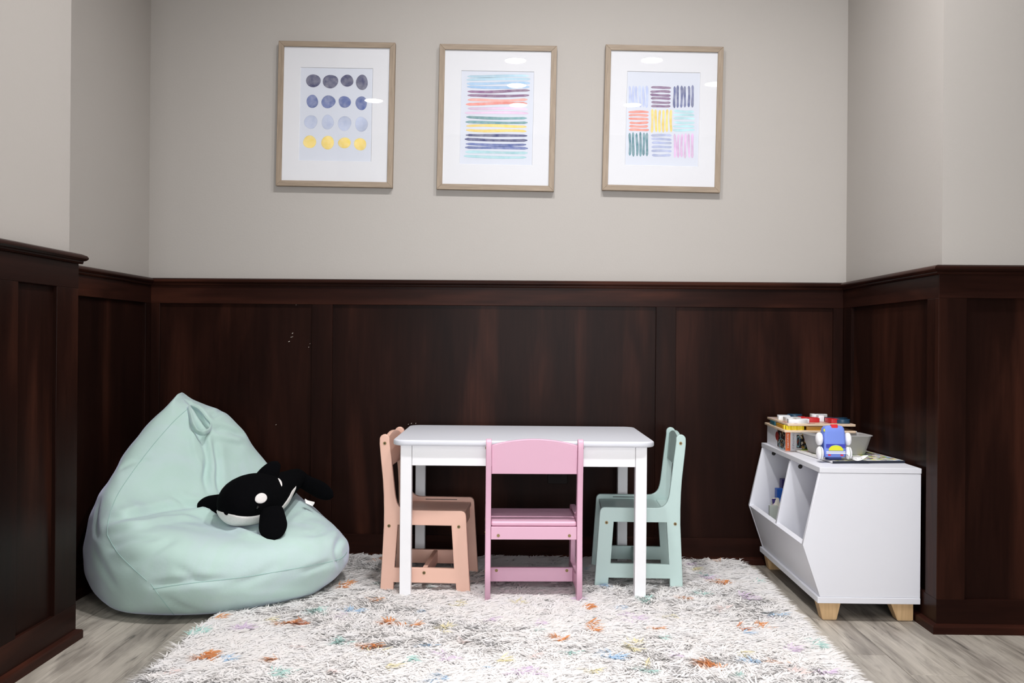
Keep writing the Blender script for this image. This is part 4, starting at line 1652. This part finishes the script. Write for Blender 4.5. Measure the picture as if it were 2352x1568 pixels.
seam([(432, 938), (395, 972), (345, 1030), (300, 1090), (268, 1140), (250, 1190), (246, 1228)])
seam([(246, 1228), (268, 1266), (300, 1300), (338, 1334)])
seam([(352, 1352), (430, 1340), (560, 1325), (690, 1303), (775, 1285), (796, 1268)])
seam([(346, 1340), (372, 1376), (405, 1418)], 0.0009)
# carrying loop at the peak
lp = []
for (u, v, of) in ((431, 936, .002), (437, 955, .008), (442, 974, .016), (452, 990, .022), (468, 994, .024), (482, 986, .020), (484, 974, .014),
                   (474, 962, .010), (465, 950, .008), (454, 940, .005), (440, 934, .002)):
    h = cast(bagT, u, v)
    if h[0] is not None:
        lp.append(h[0] + (CAMPOS - h[0]).normalized() * of * 1.5 - Vector((BC[0], BC[1], 0)))
if len(lp) > 4:
    lps = [Vector(p) for p in catmull([tuple(p) for p in lp], 48)]
    tube('carry_loop', lps, 0.006, BAG, bag, 10, False, flat=(0.0028, 0.0095))

# ================================================================== PLUSH ORCA
orca = empty('plush_orca', (WH.x, WH.y, WH.z), 0, 'black and white plush orca lying on the mint bean bag seat', 'plush toy')
ns, na = 60, 40
ss_ = [-.0985 + (.26 + .0985) * (i / (ns - 1)) ** 1.25 for i in range(ns)]
vs = [wpt(s, 2 * PI * a / na) for s in ss_ for a in range(na)]
fs = [(i * na + a, (i + 1) * na + a, (i + 1) * na + (a + 1) % na, i * na + (a + 1) % na) for i in range(ns - 1) for a in range(na)]
fs += [tuple(range(na)), tuple((ns - 1) * na + a for a in range(na))[::-1]]
link('body', mesh('body', vs, fs), WHALEB, orca, True)


def wpatch(name, grid, mat=None, off=0.0022):
    """grid: rows of (s, phi)"""
    r, c = len(grid), len(grid[0])
    vs = []
    for i, row in enumerate(grid):
        for j, (s, ph) in enumerate(row):
            edge = min(i, r - 1 - i, j, c - 1 - j)
            vs.append(wpt(s, ph, off if edge > 0 else -0.001))
    fs = [(i * c + j, i * c + j + 1, (i + 1) * c + j + 1, (i + 1) * c + j) for i in range(r - 1) for j in range(c - 1)]
    return link(name, mesh(name, vs, fs), mat or WHALEW, orca, True)


# white chin below the mouth line
rows = []
for i in range(70):
    s = -.0980 + .1125 * (i / 69) ** 1.5
    a, b, cz, cl = wsamp(s)
    mouth = -0.022 + 0.010 * ((s + .045) / .05) ** 2 * (1 if s > -.045 else 0.7)      # height of the mouth line
    k = max(-0.98, min(0.98, (mouth - cz) / b))
    half = PI / 2 + math.asin(k)
    if s > -.012:
        half *= 1 - 0.75 * ((s + .012) / .027) ** 2
    half = max(half, 0.05)
    rows.append([(s, -PI / 2 - half + 2 * half * j / 30) for j in range(31)])
wpatch('white_chin', rows)


def ellipse_patch(name, sc, pc, rs, rp, tilt=0.0):
    rows = []
    n, m = 9, 28
    for i in range(n):
        rr = i / (n - 1)
        rows.append([(sc + rr * (rs * math.cos(2 * PI * j / m) * math.cos(tilt) - rp * math.sin(2 * PI * j / m) * math.sin(tilt) * .08),
                      pc + rr * (rp * math.sin(2 * PI * j / m) + rs * math.cos(2 * PI * j / m) * math.sin(tilt) * 12)) for j in range(m + 1)])
    r, c = n, m + 1
    vs = []
    for i, row in enumerate(rows):
        for (s, ph) in row:
            vs.append(wpt(s, ph, 0.0026 if i < n - 1 else -0.001))
    fs = [(i * c + j, i * c + j + 1, (i + 1) * c + j + 1, (i + 1) * c + j) for i in range(r - 1) for j in range(c - 1)]
    return link(name, mesh(name, vs, fs), WHALEW, orca, True)


for sd in (1, -1):
    pc = math.radians(22) if sd > 0 else math.radians(158)
    ellipse_patch('eye_patch', -.030, pc, .020, .22)
    pe = math.radians(4) if sd > 0 else math.radians(176)
    q = wpt(-.048, pe, 0.001)
    bm = bmesh.new()
    bmesh.ops.create_uvsphere(bm, u_segments=14, v_segments=10, radius=0.0055, matrix=Matrix.Translation(q))
    from_bm('eye', bm, plain('black_glass_eye', (8, 8, 9), 0.08), orca, True)
    # white flank stripe running back and up
    rows = []
    for i in range(16):
        t = i / 15
        s = 0.045 + 0.115 * t
        c0 = math.radians(-34 + 40 * t)
        hwid = math.radians(15) * math.sin(PI * min(1, t * 0.9 + 0.12)) + 0.03
        rows.append([((s, (c0 + hwid * (k / 4 - 1))) if sd > 0 else (s, PI - (c0 + hwid * (k / 4 - 1)))) for k in range(9)])
    wpatch('flank_stripe', rows)
    # saddle mark behind the dorsal fin
    rows = []
    for i in range(12):
        t = 0.45 + 0.55 * i / 11
        s = 0.066 + 0.014 * math.sin(PI * t)
        c0 = math.radians(84 - 52 * t)
        rows.append([((s + 0.012 * math.sin(PI * i / 11) * (k / 4 - 0.5), c0) if sd > 0 else (s + 0.010 * math.sin(PI * t) * (k / 4 - 0.5), PI - c0)) for k in range(5)])
    wpatch('saddle_mark', rows)


def paddle(name, root, tip, wide, rw, tw, thick, sweep=0.0, parent=None):
    """flat stuffed flipper from root to tip; wide = direction of its width"""
    root, tip, wide = Vector(root), Vector(tip), Vector(wide).normalized()
    ax = tip - root
    nrm = ax.cross(wide).normalized()
    wide = nrm.cross(ax).normalized()
    n, m = 16, 20
    vs = []
    for i in range(n + 1):
        t = i / n
        wd = (rw + (tw - rw) * math.sin(min(1, t * 1.25) * PI / 2)) * (math.sqrt(max(0.0, 1 - ((t - 0.45) / 0.55) ** 2)) if t > 0.45 else 1.0)
        th = thick * (1 - 0.25 * t) * (math.sqrt(max(0.0, 1 - ((t - 0.45) / 0.55) ** 2)) if t > 0.45 else 1.0)
        c = root + ax * t + wide * (sweep * t * t)
        for j in range(m):
            an = 2 * PI * j / m
            vs.append(c + wide * (max(wd, .0005) * math.cos(an)) + nrm * (max(th, .0005) * math.sin(an)))
    fs = [(i * m + j, i * m + (j + 1) % m, (i + 1) * m + (j + 1) % m, (i + 1) * m + j) for i in range(n) for j in range(m)]
    fs += [tuple(range(m))[::-1], tuple(n * m + j for j in range(m))]
    bm = bmesh.new()
    bvv = [bm.verts.new(v) for v in vs]
    for f in fs:
        bm.faces.new([bvv[i] for i in f])
    bmesh.ops.recalc_face_normals(bm, faces=bm.faces)
    return from_bm(name, bm, WHALEB, parent or orca, True)


def W(u, v, y):
    return P(u, v, y=y) - WH


paddle('dorsal_fin', W(602, 1116, -0.505), W(628, 1055, -0.480), W(640, 1096, -.49) - W(590, 1100, -.51), .041, .028, .018, 0.014)
paddle('flipper', W(624, 1172, -0.595), W(630, 1240, -0.680), W(660, 1200, -.6) - W(610, 1200, -.6), .034, .043, .020)
paddle('flipper', W(520, 1152, -0.50), W(452, 1166, -0.475), W(480, 1130, -.5) - W(480, 1180, -.5), .026, .030, .018)
tl = wpt(.250, 0) * 0.5 + wpt(.250, PI) * 0.5
paddle('tail_fluke', W(698, 1106, -0.340), W(766, 1140, -0.400), W(740, 1085, -.37) - W(725, 1135, -.37), .024, .029, .013)
paddle('tail_fluke', W(712, 1110, -0.335), W(676, 1098, -0.255), W(700, 1080, -.3) - W(700, 1120, -.3), .024, .028, .013)
# sewn-in fabric label by the tail
q = [W(700, 1148, -.40), W(706, 1152, -.40), W(722, 1156, -.41), W(718, 1162, -.41), W(702, 1155, -.41)]
lab = mesh('care_label', q + [p + Vector((0, .004, .004)) for p in q], [(0, 1, 2, 3, 4), (9, 8, 7, 6, 5), (0, 5, 6, 1), (1, 6, 7, 2), (2, 7, 8, 3), (3, 8, 9, 4), (4, 9, 5, 0)])
link('care_label', lab, plain('white_satin', (236, 234, 232), 0.5), orca)

# ================================================================== RUG
RX0, RX1, RY0, RY1 = -0.865, 0.752, -1.365, -0.035
rug = empty('shaggy_rug', ((RX0 + RX1) / 2, (RY0 + RY1) / 2, 0), 0, 'white shaggy rug flecked with pastel and orange tufts under the kids table', 'rug')
ro = Vector(((RX0 + RX1) / 2, (RY0 + RY1) / 2, 0))
box('backing', RX0 - ro.x, RX1 - ro.x, RY0 - ro.y, RY1 - ro.y, 0.001, 0.015, plain('rug_backing', (244, 242, 240), 0.9), rug, 0.004)
ORANGE, TEALC, YELC, PINKC, LILC, BLUC, RUST = lin((234, 164, 104)), lin((190, 230, 223)), lin((242, 233, 188)), lin((246, 226, 222)), lin((232, 212, 238)), lin((184, 216, 243)), lin((222, 156, 122))
TUFTS = [(784, 1343, 16, ORANGE), (767, 1375, 12, YELC), (728, 1402, 15, TEALC), (804, 1405, 14, BLUC), (796, 1415, 14, LILC), (660, 1427, 13, ORANGE), (703, 1428, 13, RUST),
         (623, 1416, 14, YELC), (493, 1420, 12, ORANGE), (555, 1440, 13, LILC), (463, 1505, 24, ORANGE), (450, 1452, 13, TEALC), (784, 1470, 15, TEALC), (865, 1480, 16, ORANGE), (840, 1481, 12, ORANGE),
         (636, 1514, 12, ORANGE), (900, 1430, 12, ORANGE), (936, 1432, 12, ORANGE), (1017, 1443, 17, YELC), (985, 1478, 14, BLUC), (860, 1494, 14, YELC), (635, 1545, 20, TEALC), (525, 1512, 13, BLUC),
         (760, 1534, 15, PINKC), (1018, 1507, 16, LILC), (1003, 1555, 22, BLUC), (1190, 1545, 18, LILC), (1152, 1512, 12, YELC), (1066, 1390, 8, ORANGE), (1036, 1384, 12, YELC), (975, 1400, 10, BLUC),
         (866, 1372, 12, ORANGE), (1090, 1340, 11, ORANGE), (868, 1285, 8, RUST), (1186, 1385, 12, YELC), (1342, 1392, 12, ORANGE), (1424, 1393, 12, BLUC), (1350, 1432, 13, ORANGE), (1357, 1446, 8, ORANGE),
         (1285, 1467, 14, ORANGE), (1455, 1420, 20, LILC), (1538, 1412, 12, YELC), (1534, 1434, 13, ORANGE), (1512, 1438, 8, ORANGE), (1518, 1460, 12, TEALC), (1455, 1483, 20, YELC), (1398, 1505, 18, BLUC),
         (1355, 1536, 16, YELC), (1215, 1545, 14, LILC), (1485, 1535, 13, TEALC), (1490, 1526, 10, YELC), (1632, 1522, 20, ORANGE), (1650, 1530, 12, ORANGE), (1695, 1493, 15, YELC), (1728, 1515, 16, BLUC),
         (1706, 1554, 16, TEALC), (1800, 1517, 10, ORANGE), (1806, 1490, 13, LILC), (1872, 1478, 15, TEALC), (1784, 1408, 10, BLUC), (1778, 1413, 10, LILC), (1740, 1437, 9, ORANGE), (1700, 1440, 9, RUST),
         (1702, 1453, 11, BLUC), (1670, 1398, 11, PINKC), (1712, 1367, 15, LILC), (1610, 1363, 12, TEALC), (1575, 1370, 9, ORANGE), (1648, 1336, 10, ORANGE), (1666, 1337, 10, ORANGE), (1592, 1306, 9, YELC),
         (1620, 1318, 10, TEALC), (1627, 1325, 9, LILC), (1654, 1287, 6, ORANGE), (1677, 1287, 6, ORANGE), (1738, 1340, 9, TEALC), (1585, 1291, 7, LILC), (1340, 1306, 9, BLUC), (1408, 1345, 12, BLUC), (1375, 1342, 9, BLUC),
         (1228, 1430, 12, LILC), (1262, 1445, 12, TEALC), (1310, 1495, 12, TEALC), (1560, 1500, 13, LILC), (1630, 1470, 12, PINKC), (1395, 1368, 10, YELC), (1320, 1375, 10, LILC), (1490, 1375, 12, TEALC),
         (880, 1340, 10, TEALC), (1000, 1345, 10, TEALC), (1080, 1468, 12, PINKC), (1120, 1420, 11, LILC), (700, 1330, 10, LILC), (690, 1480, 12, PINKC), (880, 1528, 12, YELC), (390, 1540, 13, PINKC), (580, 1470, 12, YELC),
         (1830, 1545, 14, PINKC), (1890, 1540, 13, LILC), (1560, 1550, 14, PINKC), (1430, 1555, 14, YELC), (930, 1510, 13, TEALC), (1100, 1530, 12, BLUC), (1225, 1500, 12, PINKC)]
NST = 250000
px = RNG.uniform(RX0, RX1, NST)
py = RNG.uniform(RY0, RY1, NST)
# keep the pile out of what stands on it
bfoot = bv[(bv[:, 2] < 0.16)]
ang = np.arctan2(bfoot[:, 1] - BC[1], bfoot[:, 0] - BC[0])
rad = np.hypot(bfoot[:, 0] - BC[0], bfoot[:, 1] - BC[1])
bins = np.zeros(72)
idx = ((ang + PI) / (2 * PI) * 72).astype(int) % 72
low = bfoot[:, 2] < 0.035
np.maximum.at(bins, idx[low], rad[low])
pa = ((np.arctan2(py - BC[1], px - BC[0]) + PI) / (2 * PI) * 72).astype(int) % 72
keep = np.hypot(px - BC[0], py - BC[1]) > bins[pa] - 0.004
px, py = px[keep], py[keep]
n_ = len(px)
# clumping: pull roots towards random tuft centres
NC = 9000
cxs, cys = RNG.uniform(RX0, RX1, NC), RNG.uniform(RY0, RY1, NC)
cell = 0.03
from mathutils.kdtree import KDTree
kd = KDTree(NC)
for i in range(NC):
    kd.insert((cxs[i], cys[i], 0), i)
kd.balance()
near = np.fromiter((kd.find((px[i], py[i], 0))[1] for i in range(n_)), dtype=np.int64, count=n_)
# lean direction: shared per tuft, with a slow swirl over the rug
cang = RNG.uniform(0, 2 * PI, NC)
sw = np.sin(cxs * 7 + 1.3) * 1.2 + np.cos(cys * 9 + cxs * 4) * 1.3 - 1.2
cang = np.where(RNG.uniform(0, 1, NC) < 0.62, sw + RNG.normal(0, 0.7, NC), cang)
lean = cang[near] + RNG.normal(0, 0.55, n_)
ex0 = np.minimum(px - RX0, RX1 - px)
ey0 = np.minimum(py - RY0, RY1 - py)
ln = RNG.uniform(0.026, 0.046, n_)
el = RNG.uniform(0.05, 0.42, n_)              # elevation of the yarn
hz = np.cos(el)
dx, dy = np.cos(lean) * hz, np.sin(lean) * hz
# colours
wv = RNG.uniform(0.94, 0.985, n_) * (0.97 + 0.03 * RNG.uniform(0, 1, NC)[near])
tint = RNG.uniform(-0.012, 0.012, NC)[near]
colr = np.stack([wv * (1.0 + tint * .6), wv * (0.985 - abs(tint) * .3), wv * (0.975 - tint * .8), np.ones(n_)], 1)
# height where the photo's flecks sit
for (u, v, r_, c) in TUFTS:
    q = P(u, v, z=0.024)
    sx = r_ / 2287 * (q - CAMPOS).length
    k = ((cxs[near] - q.x) / (sx * 0.72)) ** 2 + ((cys[near] - q.y) / (sx * 0.95)) ** 2
    m_ = k < 1.0
    m_ &= RNG.uniform(0, 1, n_) < (0.75 if c in (ORANGE, RUST) else 0.5)
    strong = 0.95 if c in (ORANGE, RUST) else 0.85
    colr[m_, :3] = colr[m_, :3] * (1 - strong) + np.array(c[:3]) * strong * RNG.uniform(0.85, 1.1, (m_.sum(), 1))
    el[m_] = np.maximum(el[m_], 0.45)
wd = RNG.uniform(0.0013, 0.0026, n_)
sxv, syv = -np.sin(lean), np.cos(lean)
SEG = 3
V = np.zeros((n_, SEG * 2 + 1, 3), dtype=np.float32)
zr = RNG.uniform(0.011, 0.021, n_)
drop = RNG.uniform(0.35, 0.95, n_)
twist = RNG.normal(0, 0.5, n_)
for s in range(SEG + 1):
    t = s / SEG
    bx_ = px + dx * ln * t + sxv * twist * ln * 0.25 * t * t
    by_ = py + dy * ln * t + syv * twist * ln * 0.25 * t * t
    bz_ = zr + np.sin(el) * ln * t - drop * np.sin(el) * ln * t * t * 0.75
    over = (bx_ < RX0) | (bx_ > RX1) | (by_ < RY0) | (by_ > RY1)
    bz_ = np.maximum(bz_, np.where(over, 0.002, 0.014))
    by_ = np.minimum(by_, -0.030)
    if s < SEG:
        wq = wd * (1 - 0.35 * t)
        V[:, 2 * s] = np.stack([bx_ - sxv * wq, by_ - syv * wq, bz_], 1)
        V[:, 2 * s + 1] = np.stack([bx_ + sxv * wq, by_ + syv * wq, bz_ + wq * 0.5], 1)
    else:
        V[:, 2 * SEG] = np.stack([bx_, by_, bz_], 1)
V[:, :, 0] -= ro.x
V[:, :, 1] -= ro.y
K = SEG * 2 + 1
base = (np.arange(n_) * K)[:, None]
tri = []
for s in range(SEG - 1):
    a, b, c, d = 2 * s, 2 * s + 1, 2 * s + 3, 2 * s + 2
    tri += [(a, b, c), (a, c, d)]
tri.append((2 * SEG - 2, 2 * SEG - 1, 2 * SEG))
T_ = (base[:, None, :] + np.array(tri)[None, :, :]).reshape(-1, 3)
me = bpy.data.meshes.new('pile')
me.vertices.add(n_ * K)
me.vertices.foreach_set('co', V.reshape(-1))
me.loops.add(len(T_) * 3)
me.loops.foreach_set('vertex_index', T_.reshape(-1).astype(np.int32))
me.polygons.add(len(T_))
me.polygons.foreach_set('loop_start', np.arange(0, len(T_) * 3, 3, dtype=np.int32))
me.polygons.foreach_set('loop_total', np.full(len(T_), 3, dtype=np.int32))
me.update()
set_col(me, np.repeat(colr, K, axis=0))
pile = link('pile', me, PILE, rug, True)
tag(pile, kind='stuff')
